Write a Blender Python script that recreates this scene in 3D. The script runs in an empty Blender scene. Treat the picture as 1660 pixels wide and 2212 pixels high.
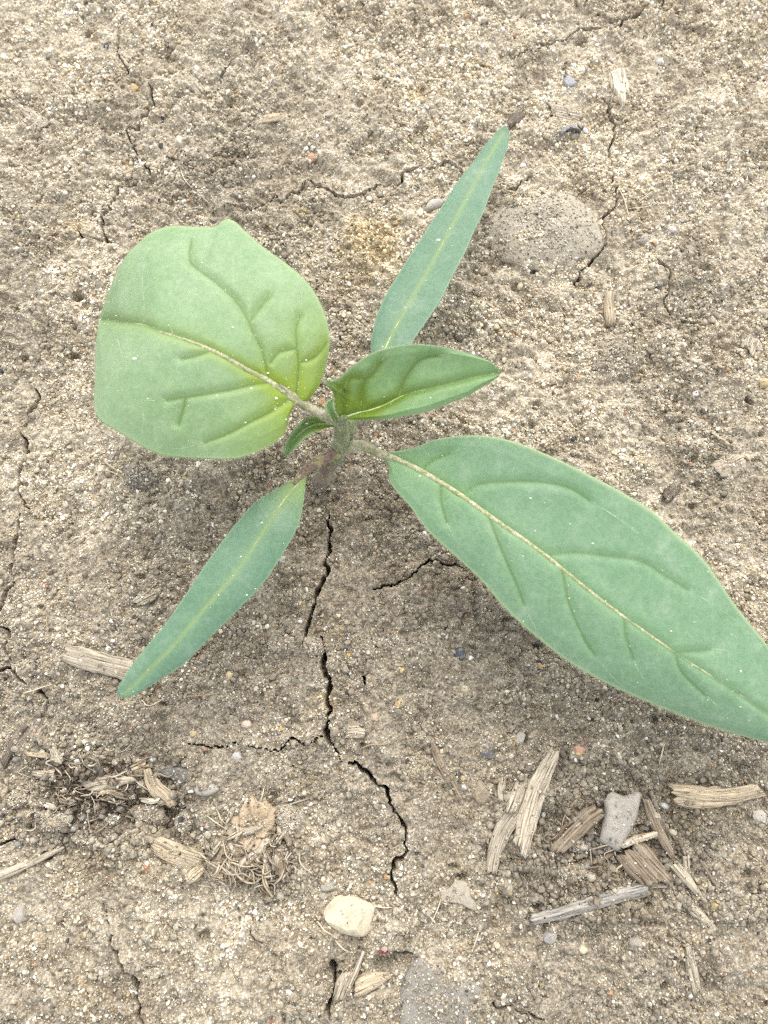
import bpy, bmesh, math, random
import numpy as np
from mathutils import Vector

random.seed(7)
rng = np.random.default_rng(7)
scene = bpy.context.scene
COL = scene.collection

# ------------------------------------------------------------------ camera
TILT = math.radians(11.0)
VFOV = math.radians(62.0)
DIST = 0.135
cam_d = bpy.data.cameras.new('camera')
cam = bpy.data.objects.new('camera', cam_d)
COL.objects.link(cam)
cam_d.sensor_fit = 'VERTICAL'
cam_d.sensor_height = 24.0
cam_d.lens = 12.0 / math.tan(VFOV / 2)
cam_d.clip_start = 0.005
cam_d.clip_end = 200.0
CAM = np.array([0.0, -DIST * math.sin(TILT), DIST * math.cos(TILT)])
cam.location = CAM
cam.rotation_euler = (TILT, 0, 0)
cam_d.dof.use_dof = True
cam_d.dof.focus_distance = DIST - 0.003
cam_d.dof.aperture_fstop = 15.0
scene.camera = cam

# ------------------------------------------------------------------ sky and sun (bright overcast)
SUN_EL, SUN_AZ = math.radians(50), math.radians(8)      # azimuth measured from +Y towards +X
world = bpy.data.worlds.new('World')
scene.world = world
world.use_nodes = True
wn = world.node_tree
wn.nodes.clear()
wo = wn.nodes.new('ShaderNodeOutputWorld')
bg = wn.nodes.new('ShaderNodeBackground')
sky = wn.nodes.new('ShaderNodeTexSky')
sky.sky_type = 'NISHITA'
sky.sun_disc = False
sky.sun_elevation = SUN_EL
sky.sun_rotation = SUN_AZ
hs = wn.nodes.new('ShaderNodeHueSaturation')
hs.inputs['Saturation'].default_value = 0.22
wn.links.new(sky.outputs[0], hs.inputs['Color'])
wn.links.new(hs.outputs[0], bg.inputs[0])
bg.inputs[1].default_value = 0.15
wn.links.new(bg.outputs[0], wo.inputs[0])
sun_d = bpy.data.lights.new('sun', 'SUN')
sun_d.energy = 1.1
sun_d.angle = math.radians(60)
sun_d.color = (1.0, 0.95, 0.87)
sun = bpy.data.objects.new('sun', sun_d)
COL.objects.link(sun)
sd = Vector((math.sin(SUN_AZ) * math.cos(SUN_EL), math.cos(SUN_AZ) * math.cos(SUN_EL), math.sin(SUN_EL)))
sun.rotation_euler = (-sd).to_track_quat('-Z', 'Y').to_euler()
sun.location = sd * 3
vs = scene.view_settings
vs.view_transform = 'Standard'
vs.look = 'None'
vs.gamma = 1.0
vs.exposure = 1.47
vs.use_curve_mapping = False
scene.cycles.use_denoising = False
scene.cycles.use_adaptive_sampling = True
scene.cycles.adaptive_threshold = 0.025
scene.cycles.adaptive_min_samples = 24
scene.cycles.max_bounces = 4
scene.cycles.diffuse_bounces = 3
scene.cycles.caustics_reflective = False
scene.cycles.caustics_refractive = False
scene.cycles.pixel_filter_type = 'BLACKMAN_HARRIS'
scene.cycles.filter_width = 1.15

# ------------------------------------------------------------------ layout helpers
# The layout was measured on a 1660 x 2212 view of the photograph; at() turns a
# measured spot and a real height above the soil into a point of the place.
W, H = 1660.0, 2212.0
FPX = (H / 2) / math.tan(VFOV / 2)
MM = 0.001


def at(px, py, z=0.0):
    px = np.asarray(px, float); py = np.asarray(py, float); z = np.asarray(z, float)
    dx = (px - W / 2) / FPX
    dy = -(py - H / 2) / FPX
    c, s = math.cos(TILT), math.sin(TILT)
    wy = dy * c + s
    wz = dy * s - c
    t = (z - CAM[2]) / wz
    return np.stack(np.broadcast_arrays(CAM[0] + dx * t, CAM[1] + wy * t, CAM[2] + wz * t), -1)


def zone(x0, y0, k):
    return lambda pts: [(x0 + x * k, y0 + y * k) for x, y in pts]


ZL = zone(184.0, 454.0, .3696)      # left leaf close-up
ZR = zone(797.5, 889.6, .5196)      # right leaf
ZU = zone(766.9, 245.4, .2358)      # upper seed leaf
ZC = zone(122.7, 981.6, .3696)      # lower seed leaf
ZM = zone(589.0, 705.5, .3326)      # plant centre
ZA = zone(0.0, 828.0, .319)         # left crack
ZB = zone(552.1, 1104.3, .3606)     # centre crack
ZT = zone(0.0, 0.0, .3326)          # upper left
ZE = zone(1012.3, 0.0, .3903)       # upper right
ZF = zone(0.0, 1840.5, .3696)       # lower left
ZG = zone(552.0, 1840.5, .3696)     # bottom middle
ZH = zone(0.0, 1533.7, .4065)       # debris patch
ZW = zone(981.6, 1564.4, .4086)     # chips lower right
Q1 = zone(0, 0, .5)
Q2 = zone(830, 0, .5)
Q3 = zone(0, 1106, .5)
Q4 = zone(830, 1106, .5)


LATTICE = np.random.default_rng(99).random(1 << 20).astype(np.float32)


def vnoise(x, y, seed=0):
    ix = np.floor(x).astype(np.int32); iy = np.floor(y).astype(np.int32)
    fx = (x - ix).astype(np.float32); fy = (y - iy).astype(np.float32)
    fx = fx * fx * fx * (fx * (fx * 6 - 15) + 10)
    fy = fy * fy * fy * (fy * (fy * 6 - 15) + 10)
    sx, sy = (seed * 7919) & 1023, (seed * 104729) & 1023
    x0 = (ix + sx) & 1023; x1 = (x0 + 1) & 1023
    y0 = ((iy + sy) & 1023) << 10; y1 = (y0 + 1024) & 1048575
    a = LATTICE[y0 | x0]; b = LATTICE[y0 | x1]
    c = LATTICE[y1 | x0]; d = LATTICE[y1 | x1]
    return (a + (b - a) * fx) * (1 - fy) + (c + (d - c) * fx) * fy


def fbm(x, y, scale, octv=4, seed=0, gain=.5):
    """-1..1 noise, feature size = scale (metres)"""
    x = np.asarray(x) / scale + 1000.0
    y = np.asarray(y) / scale + 1000.0
    v = 0; a = 1; t = 0
    for o in range(octv):
        v = v + a * (vnoise(x, y, seed + o * 17) * 2 - 1)
        t += a
        a *= gain
        x, y = x * 1.93 * .8 + y * 1.93 * .6, -x * 1.93 * .6 + y * 1.93 * .8
    return v / t


def sstep(a, b, x):
    t = np.clip((x - a) / (b - a), 0, 1)
    return t * t * (3 - 2 * t)


def resample(pts, n, closed=False):
    """Catmull-Rom through pts, n samples evenly spaced along its length"""
    p = np.asarray(pts, float)
    k = len(p)
    if closed:
        q = np.vstack([p[-1], p, p[0], p[1]])
    else:
        q = np.vstack([2 * p[0] - p[1], p, 2 * p[-1] - p[-2]])
    out = []
    for i in range(len(q) - 3):
        p0, p1, p2, p3 = q[i:i + 4]
        t = np.linspace(0, 1, 16, endpoint=False)[:, None]
        out.append(.5 * (2 * p1 + (p2 - p0) * t + (2 * p0 - 5 * p1 + 4 * p2 - p3) * t ** 2 + (3 * p1 - p0 - 3 * p2 + p3) * t ** 3))
    out = np.vstack(out + [q[-2][None]])
    s = np.r_[0, np.cumsum(np.linalg.norm(np.diff(out[:, :2], axis=0), axis=1))]
    keep = np.r_[True, np.diff(s) > 1e-12]
    out = out[keep]; s = s[keep]
    u = np.linspace(0, s[-1], n, endpoint=not closed)
    return np.stack([np.interp(u, s, out[:, j]) for j in range(out.shape[1])], 1)


# ------------------------------------------------------------------ materials
def new_mat(name):
    m = bpy.data.materials.new(name)
    m.use_nodes = True
    nt = m.node_tree
    return m, nt, nt.nodes['Principled BSDF'], nt.nodes['Material Output']


def N(nt, kind, **kw):
    n = nt.nodes.new(kind)
    for k, v in kw.items():
        if k in n.inputs.keys():
            n.inputs[k].default_value = v
        else:
            setattr(n, k, v)
    return n


def mixc(nt, fac, a, b, mode='MIX'):
    n = nt.nodes.new('ShaderNodeMix')
    n.data_type = 'RGBA'
    n.blend_type = mode
    for sock, val in ((n.inputs[0], fac), (n.inputs[6], a), (n.inputs[7], b)):
        if hasattr(val, 'is_linked'):
            nt.links.new(val, sock)
        elif isinstance(val, (tuple, list)):
            sock.default_value = (*val, 1) if len(val) == 3 else val
        else:
            sock.default_value = val
    return n.outputs[2]


def ramp(nt, src, stops):
    n = nt.nodes.new('ShaderNodeValToRGB')
    e = n.color_ramp.elements
    while len(e) < len(stops):
        e.new(.5)
    for i, (p, c) in enumerate(stops):
        e[i].position = p
        e[i].color = (*c, 1) if len(c) == 3 else c
    nt.links.new(src, n.inputs[0])
    return n.outputs[0]


def objco(nt, scale=(1, 1, 1)):
    tc = nt.nodes.new('ShaderNodeTexCoord')
    mp = nt.nodes.new('ShaderNodeMapping')
    mp.inputs['Scale'].default_value = scale
    nt.links.new(tc.outputs['Object'], mp.inputs[0])
    return mp.outputs[0]


def bump(nt, bsdf, h, strength, dist):
    b = nt.nodes.new('ShaderNodeBump')
    b.inputs['Strength'].default_value = strength
    b.inputs['Distance'].default_value = dist
    nt.links.new(h, b.inputs['Height'])
    nt.links.new(b.outputs[0], bsdf.inputs['Normal'])


def noise(nt, vec, scale, detail=3, rough=.55):
    n = nt.nodes.new('ShaderNodeTexNoise')
    n.inputs['Scale'].default_value = scale
    n.inputs['Detail'].default_value = detail
    n.inputs['Roughness'].default_value = rough
    nt.links.new(vec, n.inputs['Vector'])
    return n.outputs[0]


GRAIN_STOPS = [(0.0, (.10, .085, .065)), (.10, (.20, .165, .12)), (.35, (.30, .255, .19)), (.6, (.40, .345, .26)),
               (.8, (.52, .47, .38)), (.93, (.66, .62, .54)), (1.0, (.42, .24, .11))]


def soil_material():
    m, nt, b, o = new_mat('soil')
    vec = objco(nt)
    at_ = N(nt, 'ShaderNodeAttribute', attribute_name='soil_col')
    vor = nt.nodes.new('ShaderNodeTexVoronoi')
    vor.inputs['Scale'].default_value = 3600
    nt.links.new(vec, vor.inputs['Vector'])
    sep = nt.nodes.new('ShaderNodeSeparateColor')
    nt.links.new(vor.outputs['Color'], sep.inputs[0])
    g = ramp(nt, sep.outputs[0], GRAIN_STOPS)
    fine = noise(nt, vec, 2200, 1, .6)
    c = mixc(nt, .45, at_.outputs['Color'], g)
    c2 = ramp(nt, fine, [(.3, (.55, .53, .50)), (.7, (1.15, 1.15, 1.15))])
    c = mixc(nt, .9, c, c2, 'MULTIPLY')
    nt.links.new(c, b.inputs['Base Color'])
    b.inputs['Roughness'].default_value = .92
    b.inputs['Specular IOR Level'].default_value = .25
    bump(nt, b, fine, .9, .00025)
    return m


def sand_material():
    m, nt, b, o = new_mat('sand_grain')
    a = N(nt, 'ShaderNodeAttribute', attribute_name='gcol', attribute_type='INSTANCER')
    vec = objco(nt)
    n = noise(nt, vec, 2.2, 1, .6)
    k = ramp(nt, n, [(.3, (.72, .71, .70)), (.7, (1.18, 1.18, 1.18))])
    c = mixc(nt, 1.0, a.outputs['Color'], k, 'MULTIPLY')
    nt.links.new(c, b.inputs['Base Color'])
    b.inputs['Roughness'].default_value = .55
    b.inputs['Specular IOR Level'].default_value = .45
    return m


def stone_material(name, col, col2, scale=900, rough=.75, spec=.35, dark=.55):
    m, nt, b, o = new_mat(name)
    vec = objco(nt)
    n1 = noise(nt, vec, scale, 5, .65)
    n2 = noise(nt, vec, scale * .22, 3, .6)
    c = mixc(nt, ramp(nt, n2, [(.35, (0, 0, 0)), (.65, (1, 1, 1))]), col, col2)
    k = ramp(nt, n1, [(.28, (dark, dark, dark)), (.45, (.95, .95, .95)), (.75, (1.15, 1.15, 1.15))])
    c = mixc(nt, 1.0, c, k, 'MULTIPLY')
    n4 = noise(nt, vec, 1100, 5, .75)
    c = mixc(nt, ramp(nt, n4, [(.50, (0, 0, 0)), (.66, (.6, .6, .6))]), c, (.37, .325, .25))
    nt.links.new(c, b.inputs['Base Color'])
    b.inputs['Roughness'].default_value = rough
    b.inputs['Specular IOR Level'].default_value = spec
    bump(nt, b, n1, .8, .0003)
    return m


def straw_material(name, col, col2, dark=(.17, .135, .095), streak=1.0):
    """dry plant fibre: streaks run along the piece (UV u = along, v = across, metres)"""
    m, nt, b, o = new_mat(name)
    uv = nt.nodes.new('ShaderNodeUVMap')
    mp = nt.nodes.new('ShaderNodeMapping')
    mp.inputs['Scale'].default_value = (220, 4200 * streak, 1)
    nt.links.new(uv.outputs[0], mp.inputs[0])
    n1 = noise(nt, mp.outputs[0], 1.0, 4, .65)
    vec = objco(nt)
    n2 = noise(nt, vec, 420, 4, .65)
    n3 = noise(nt, vec, 1700, 3, .6)
    c = mixc(nt, n2, col, col2)
    k = ramp(nt, n1, [(.36, (.16, .14, .11)), (.47, (.80, .79, .77)), (.64, (1.4, 1.4, 1.36))])
    c = mixc(nt, 1.0, c, k, 'MULTIPLY')
    dirt = noise(nt, vec, 640, 5, .7)
    c = mixc(nt, ramp(nt, dirt, [(.46, (0, 0, 0)), (.64, (.5, .5, .5))]), c, (.34, .295, .225))
    d = ramp(nt, n3, [(.27, (.8, .8, .8)), (.38, (0, 0, 0))])
    c = mixc(nt, d, c, dark)
    nt.links.new(c, b.inputs['Base Color'])
    b.inputs['Roughness'].default_value = .8
    b.inputs['Specular IOR Level'].default_value = .25
    bump(nt, b, n1, .7, .0002)
    return m


def leaf_material(name, c_main, c_bloom, c_vein, c_yel, c_rim, bloom=.6):
    m, nt, b, o = new_mat(name)
    a = N(nt, 'ShaderNodeAttribute', attribute_name='leaf_zone')
    sep = nt.nodes.new('ShaderNodeSeparateColor')
    nt.links.new(a.outputs['Color'], sep.inputs[0])
    vec = objco(nt)
    n1 = noise(nt, vec, 130, 3, .6)
    n2 = noise(nt, vec, 1500, 2, .65)
    n3 = noise(nt, vec, 420, 2, .7)
    c = mixc(nt, ramp(nt, n1, [(.3, (0, 0, 0)), (.68, (bloom, bloom, bloom))]), c_main, c_bloom)
    c = mixc(nt, .5, c, ramp(nt, n3, [(.3, (.86, .9, .86)), (.7, (1.13, 1.09, 1.13))]), 'MULTIPLY')
    c = mixc(nt, .6, c, ramp(nt, n2, [(.3, (.8, .84, .8)), (.7, (1.16, 1.12, 1.16))]), 'MULTIPLY')
    n5 = noise(nt, vec, 260, 5, .8)
    c = mixc(nt, ramp(nt, n5, [(.56, (0, 0, 0)), (.76, (.32, .32, .32))]), c, (.46, .48, .40))
    vo = nt.nodes.new('ShaderNodeTexVoronoi')
    vo.feature = 'DISTANCE_TO_EDGE'
    vo.inputs['Scale'].default_value = 520
    nt.links.new(vec, vo.inputs['Vector'])
    c = mixc(nt, ramp(nt, vo.outputs['Distance'], [(.0, (.12, .12, .12)), (.06, (0, 0, 0))]), c, c_rim)
    c = mixc(nt, sep.outputs[1], c, c_yel)
    c = mixc(nt, sep.outputs[2], c, c_rim)
    c = mixc(nt, sep.outputs[0], c, c_vein)
    nt.links.new(c, b.inputs['Base Color'])
    b.inputs['Roughness'].default_value = .5
    b.inputs['Specular IOR Level'].default_value = .4
    b.inputs['Sheen Weight'].default_value = .12
    b.inputs['Sheen Roughness'].default_value = .5
    bump(nt, b, n2, .25, .00012)
    tr = nt.nodes.new('ShaderNodeBsdfTranslucent')
    nt.links.new(mixc(nt, 1.0, c, (.9, 1.0, .45), 'MULTIPLY'), tr.inputs[0])
    mx = nt.nodes.new('ShaderNodeMixShader')
    mx.inputs[0].default_value = .22
    nt.links.new(b.outputs[0], mx.inputs[1])
    nt.links.new(tr.outputs[0], mx.inputs[2])
    nt.links.new(mx.outputs[0], o.inputs[0])
    return m


def stem_material(name, c1, c2, c3):
    m, nt, b, o = new_mat(name)
    vec = objco(nt)
    n1 = noise(nt, vec, 650, 3, .7)
    n2 = noise(nt, vec, 2600, 2, .7)
    c = ramp(nt, n1, [(.30, c1), (.5, c2), (.72, c3)])
    c = mixc(nt, .8, c, ramp(nt, n2, [(.3, (.6, .6, .6)), (.7, (1.25, 1.25, 1.25))]), 'MULTIPLY')
    nt.links.new(c, b.inputs['Base Color'])
    b.inputs['Roughness'].default_value = .6
    b.inputs['Sheen Weight'].default_value = .3
    bump(nt, b, n2, .5, .0002)
    return m


def plain_material(name, col, rough=.6, spec=.4, alpha=None):
    m, nt, b, o = new_mat(name)
    vec = objco(nt)
    n = noise(nt, vec, 1500, 3, .6)
    k = ramp(nt, n, [(.3, (.75, .75, .75)), (.7, (1.15, 1.15, 1.15))])
    nt.links.new(mixc(nt, 1.0, col, k, 'MULTIPLY'), b.inputs['Base Color'])
    b.inputs['Roughness'].default_value = rough
    b.inputs['Specular IOR Level'].default_value = spec
    return m


MS = {
    'soil': soil_material(),
    'sand': sand_material(),
    'clod': stone_material('clod_earth', (.33, .285, .215), (.25, .21, .155), 1300, .95, .15, .5),
    'clod_grey': stone_material('clod_grey_earth', (.27, .25, .215), (.20, .185, .155), 1300, .95, .15, .5),
    'greystone': stone_material('dusty_grey_stone', (.42, .372, .288), (.345, .305, .235), 1500, .9, .2, .5),
    'slate': stone_material('slate_grey', (.16, .15, .135), (.085, .08, .075), 900, .6, .4, .5),
    'yellowstone': stone_material('cream_stone', (.60, .53, .38), (.50, .43, .30), 800, .85, .25, .7),
    'flake': stone_material('grey_flake', (.40, .365, .315), (.33, .30, .255), 1500, .9, .2, .6),
    'straw_pale': straw_material('straw_pale', (.54, .47, .36), (.38, .32, .24)),
    'straw_gold': straw_material('straw_gold', (.52, .42, .285), (.39, .315, .215)),
    'straw_grey': straw_material('straw_grey', (.46, .40, .31), (.34, .29, .22)),
    'straw_brown': straw_material('straw_brown', (.28, .22, .155), (.19, .145, .10)),
    'bark': stone_material('bark_core', (.50, .39, .26), (.30, .225, .145), 700, .9, .15, .4),
    'straw_dark': straw_material('straw_dark', (.16, .13, .10), (.09, .072, .055)),
    'straw_blue': straw_material('straw_bluegrey', (.46, .42, .35), (.13, .14, .16)),
    'straw_cream': straw_material('straw_cream', (.74, .68, .55), (.64, .57, .44)),
    'fibre': plain_material('dry_fibre', (.55, .46, .33), .7, .3),
    'fibre_brown': plain_material('brown_fibre', (.34, .25, .16), .8, .25),
    'hair': plain_material('plant_hair', (.32, .35, .23), .5, .3),
    'dust': plain_material('pale_dust', (.72, .68, .58), .8, .3),
    'leaf_a': leaf_material('leaf_true', (.215, .335, .155), (.295, .41, .235), (.10, .18, .03), (.23, .32, .03), (.36, .44, .21)),
    'leaf_b': leaf_material('leaf_right', (.150, .272, .145), (.225, .345, .212), (.09, .17, .05), (.20, .34, .12), (.40, .48, .24)),
    'leaf_s': leaf_material('leaf_seed', (.115, .222, .130), (.172, .285, .186), (.27, .36, .12), (.26, .36, .10), (.30, .42, .25)),
    'leaf_c': leaf_material('leaf_young', (.19, .33, .13), (.28, .42, .215), (.09, .16, .015), (.14, .22, .012), (.30, .38, .20)),
    'stem': stem_material('stem_skin', (.085, .105, .035), (.15, .18, .065), (.25, .26, .14)),
    'petiole': stem_material('petiole_skin', (.15, .16, .07), (.25, .24, .13), (.37, .34, .24)),
    'purple': stem_material('purple_stem', (.10, .045, .05), (.17, .11, .07), (.30, .31, .10)),
    'midrib': stem_material('midrib_skin', (.20, .25, .09), (.32, .32, .16), (.52, .47, .35)),
    'vein': stem_material('vein_skin', (.20, .28, .09), (.25, .33, .13), (.34, .40, .21)),
    'vein_faint': stem_material('faint_vein_skin', (.24, .35, .17), (.31, .40, .24), (.46, .50, .36)),
    'vein_pale': stem_material('pale_vein_skin', (.34, .44, .15), (.42, .50, .20), (.48, .54, .28)),
}
PEB = {}


def pebble_mat(col, gloss=False):
    key = (tuple(round(c, 2) for c in col), gloss)
    if key not in PEB:
        PEB[key] = stone_material('pebble_stone', col, tuple(c * .8 for c in col), 1800, .35 if gloss else .65, .5 if gloss else .35, .75)
    return PEB[key]


# ------------------------------------------------------------------ mesh helpers
def mk(name, verts, faces, mat, origin=(0, 0, 0), parent=None, smooth=True, uv=None, attrs=None, label=None, cat=None, group=None, kind=None):
    verts = np.asarray(verts, float) - np.asarray(origin, float)
    me = bpy.data.meshes.new(name)
    me.from_pydata(verts.tolist(), [], faces)
    if smooth:
        me.polygons.foreach_set('use_smooth', [True] * len(me.polygons))
    if uv is not None:
        l = me.uv_layers.new(name='UVMap')
        idx = np.empty(len(me.loops), np.int32)
        me.loops.foreach_get('vertex_index', idx)
        l.data.foreach_set('uv', np.asarray(uv, np.float32)[idx].ravel())
    for an, av in (attrs or {}).items():
        ca = me.attributes.new(an, 'FLOAT_COLOR', 'POINT')
        ca.data.foreach_set('color', np.asarray(av, np.float32).ravel())
    me.materials.append(mat)
    me.update()
    ob = bpy.data.objects.new(name, me)
    COL.objects.link(ob)
    if parent is None:
        ob.location = origin
    else:
        ob.parent = parent
    tag(ob, label, cat, group, kind)
    return ob


def tag(ob, label=None, cat=None, group=None, kind=None):
    if label: ob['label'] = label
    if cat: ob['category'] = cat
    if group: ob['group'] = group
    if kind: ob['kind'] = kind
    return ob


def empty(name, loc):
    e = bpy.data.objects.new(name, None)
    e.empty_display_size = .005
    COL.objects.link(e)
    e.location = loc
    return e


def grid_faces(nu, nv, closed_v=False, off=0):
    f = []
    m = nv if closed_v else nv - 1
    for i in range(nu - 1):
        for j in range(m):
            a = off + i * nv + j
            b = off + i * nv + (j + 1) % nv
            f.append((a, b, b + nv, a + nv))
    return f


def tube(path, radii, sides=8, flat=1.0):
    p = np.asarray(path, float)
    n = len(p)
    r = np.broadcast_to(np.asarray(radii, float), (n,)) if np.ndim(radii) == 0 or len(radii) == n else np.interp(np.linspace(0, 1, n), np.linspace(0, 1, len(radii)), radii)
    t = np.gradient(p, axis=0)
    t /= np.linalg.norm(t, axis=1)[:, None] + 1e-12
    up = np.array([0, 0, 1.0])
    s = np.cross(t, up)
    bad = np.linalg.norm(s, axis=1) < .15
    s[bad] = np.cross(t[bad], np.array([1.0, 0, 0]))
    s /= np.linalg.norm(s, axis=1)[:, None]
    q = np.cross(s, t)
    a = np.linspace(0, 2 * np.pi, sides, endpoint=False)
    v = p[:, None] + (s[:, None] * np.cos(a)[None, :, None] + flat * q[:, None] * np.sin(a)[None, :, None]) * r[:, None, None]
    v = v.reshape(-1, 3)
    f = grid_faces(n, sides, True)
    f.append(tuple(range(sides)))
    f.append(tuple((n - 1) * sides + k for k in range(sides))[::-1])
    return v, f


# ------------------------------------------------------------------ ground
foot = np.array([at(x, y) for x, y in ((0, 0), (W, 0), (0, H), (W, H))])
X0, X1 = foot[:, 0].min() - .006, foot[:, 0].max() + .006
Y0, Y1 = foot[:, 1].min() - .006, foot[:, 1].max() + .006
STEP = .00018
xs = np.arange(X0, X1, STEP)
ys = np.arange(Y0, Y1, STEP)
NXF, NYF = len(xs), len(ys)


def outer(start, sign):
    out = []; p = start; d = STEP * 1.6
    while abs(p) < 30:
        p = p + sign * d
        out.append(p)
        d = min(d * 1.22, 6)
    return np.array(out)


xl, xr = outer(xs[0], -1)[::-1], outer(xs[-1], 1)
yl, yr = outer(ys[0], -1)[::-1], outer(ys[-1], 1)
GX = np.r_[xl, xs, xr]
GY = np.r_[yl, ys, yr]
OX, OY = len(xl), len(yl)
XX, YY = np.meshgrid(GX, GY)            # rows = y
near = np.exp(-np.maximum(0, np.hypot(XX, YY) - .16) / .25)


def ell(pxy, rx, ry, grow=2.2):
    """window of the ground around a measured spot and the elliptical distance in it; radii in view pixels"""
    c = at(*pxy)
    k = DIST / FPX * (np.linalg.norm(c - CAM) / DIST)
    i0, i1 = np.searchsorted(GX, (c[0] - rx * k * grow, c[0] + rx * k * grow))
    j0, j1 = np.searchsorted(GY, (c[1] - ry * k * grow, c[1] + ry * k * grow))
    w = (slice(j0, j1), slice(i0, i1))
    return w, np.hypot((XX[w] - c[0]) / (rx * k), (YY[w] - c[1]) / (ry * k))


Z = fbm(XX, YY, .045, 3, 3) * 1.3 * MM
Z += fbm(XX, YY, .012, 3, 11) * .75 * MM
lump = fbm(XX, YY, .0045, 4, 23, .55)
Z += lump * 1.0 * MM
bil = np.abs(fbm(XX, YY, .0022, 3, 41))
rough = .35 + .45 * sstep(-.3, .5, fbm(XX, YY, .018, 3, 57))            # smoother crust to crumblier soil
Z += (bil - .3) * (.8 + 1.3 * rough) * MM
cl2 = fbm(XX, YY, .0033, 3, 611, .6)
Z += np.clip(cl2, -.15, .6) * (.5 + 1.0 * rough) * MM
Z += fbm(XX, YY, .0008, 3, 77) * (.16 + .16 * rough) * MM

MOUNDS = [((1180, 505), 128, 96, .9), ((1330, 770), 62, 52, .9), ((1388, 622), 72, 58, .7), ((805, 545), 78, 70, .9),
          ((140, 690), 75, 50, .8), ((705, 1850), 78, 60, .9), ((285, 1800), 70, 45, .9), ((672, 1402), 30, 28, .7),
          ((615, 1392), 26, 24, .6), ((150, 1500), 70, 90, .5), ((560, 1830), 95, 70, .8), ((1600, 330), 180, 150, 1.3),
          ((1210, 290), 70, 40, .8), ((830, 620), 60, 50, .5), ((1080, 80), 120, 40, .8), ((1400, 60), 90, 45, .7), ((1150, 1890), 90, 50, .6),
          ((420, 1660), 60, 50, .5), ((1580, 1900), 90, 80, .9), ((960, 2150), 110, 80, .9), ((1560, 2060), 70, 60, .6)]
for c, rx, ry, h in MOUNDS:
    w, d = ell(c, rx, ry)
    d = d + .16 * fbm(XX[w], YY[w], .004, 2, int(rx))
    Z[w] += h * MM * np.clip(1 - d ** 3, 0, 1) * (d < 1)
PITS = [((172, 645), 16, 13, 1.8), ((188, 660), 10, 16, 1.3), ((100, 1690), 90, 60, 1.6), ((250, 1755), 130, 45, 2.3), ((370, 1780), 45, 50, 2.2), ((180, 1700), 60, 26, 1.4),
        ((1285, 1850), 85, 55, 1.6), ((1170, 1770), 40, 60, 1.1), ((1480, 1690), 60, 25, 1.3), ((1460, 1770), 50, 40, 1.4), ((720, 2120), 30, 60, 1.6), ((860, 2080), 60, 22, 2.0),
        ((1440, 700), 60, 30, .6), ((1530, 300), 40, 60, .5), ((625, 1310), 30, 26, 1.2), ((612, 1270), 22, 26, 1.0), ((1470, 1045), 35, 40, 1.2),
        ((1510, 2120), 70, 60, 1.5), ((420, 1840), 40, 26, .9), ((590, 1740), 20, 40, 1.4), ((300, 1050), 60, 35, .8), ((830, 570), 12, 12, .5),
        ((1420, 1550), 30, 14, 1.4), ((900, 1115), 120, 60, .6), ((1080, 580), 40, 20, .8), ((1100, 30), 60, 20, .5), ((150, 130), 14, 10, .9), ((390, 205), 12, 8, 1.0), ((450, 445), 20, 22, .6)]
prs = np.random.default_rng(404)
for _ in range(150):                     # small hollows between the crumbs
    r_ = prs.uniform(5, 17)
    PITS.append(((prs.uniform(0, W), prs.uniform(0, H)), r_, r_ * prs.uniform(.5, 1.0), prs.uniform(.5, 1.5)))
for c, rx, ry, h in PITS:
    w, d = ell(c, rx, ry)
    d = d + .25 * fbm(XX[w], YY[w], .003, 3, int(rx * 3))
    Z[w] -= h * MM * sstep(1.15, .2, d)

# crumbly patch on the lower left, chips on the lower right: coarser crumbs
crumb = np.zeros_like(Z)
for c, rx, ry, h in (((210, 1720), 220, 130, 1), ((1300, 1820), 260, 170, .8), ((560, 1850), 120, 80, .9)):
    w, d = ell(c, rx, ry)
    crumb[w] = np.maximum(crumb[w], h * sstep(1.2, .5, d))
cell = fbm(XX, YY, .0016, 2, 91)
Z += crumb * np.abs(cell) * .9 * MM

CRACKS = []


def crack(pts, w=.30, depth=3.2):
    CRACKS.append((pts, w, depth))


crack(ZA([(225, 20), (245, 85), (230, 130), (185, 190), (165, 260), (130, 310), (155, 380), (160, 450), (155, 540), (130, 590), (130, 720), (150, 800), (190, 840)]), .33)
crack(ZA([(130, 890), (110, 930), (125, 1000), (95, 1080), (95, 1180), (90, 1250), (98, 1340), (40, 1390), (20, 1470), (0, 1520), (-40, 1580)]), .40)
crack(ZA([(-30, 1630), (30, 1660), (35, 1740), (20, 1800), (55, 1840), (70, 1930), (140, 2010), (185, 2045)]), .40)
crack(ZA([(-20, 1930), (70, 1945)]), .28)
crack(ZA([(240, 2080), (300, 2100), (330, 2160), (300, 2230)]), .34, 2.2)
crack(ZB([(430, 30), (440, 130), (430, 230), (415, 300), (430, 360), (400, 440), (360, 510), (325, 600), (310, 690), (290, 740), (280, 800)]), .42)
crack(ZB([(385, 750), (415, 830), (410, 930), (440, 1010), (445, 1080), (415, 1130), (445, 1180), (425, 1240), (420, 1310), (440, 1370), (480, 1430), (510, 1490)]), .46)
crack(ZB([(570, 1500), (640, 1550), (690, 1570), (720, 1630), (775, 1640), (795, 1710), (830, 1780), (880, 1860), (900, 1920), (895, 1990), (905, 2030), (860, 2080), (820, 2140), (790, 2200)]), .42)
crack(ZG([(820, 60), (790, 130), (820, 210), (825, 250)]), .28)
crack(ZB([(700, 470), (750, 455), (820, 440), (880, 410), (950, 360), (1010, 310), (1070, 290), (1120, 305), (1191, 330), (1300, 350)]), .22)
crack(ZB([(90, 1440), (150, 1440), (190, 1390), (230, 1360), (290, 1390), (350, 1370), (420, 1350)]), .13, 2)
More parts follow.
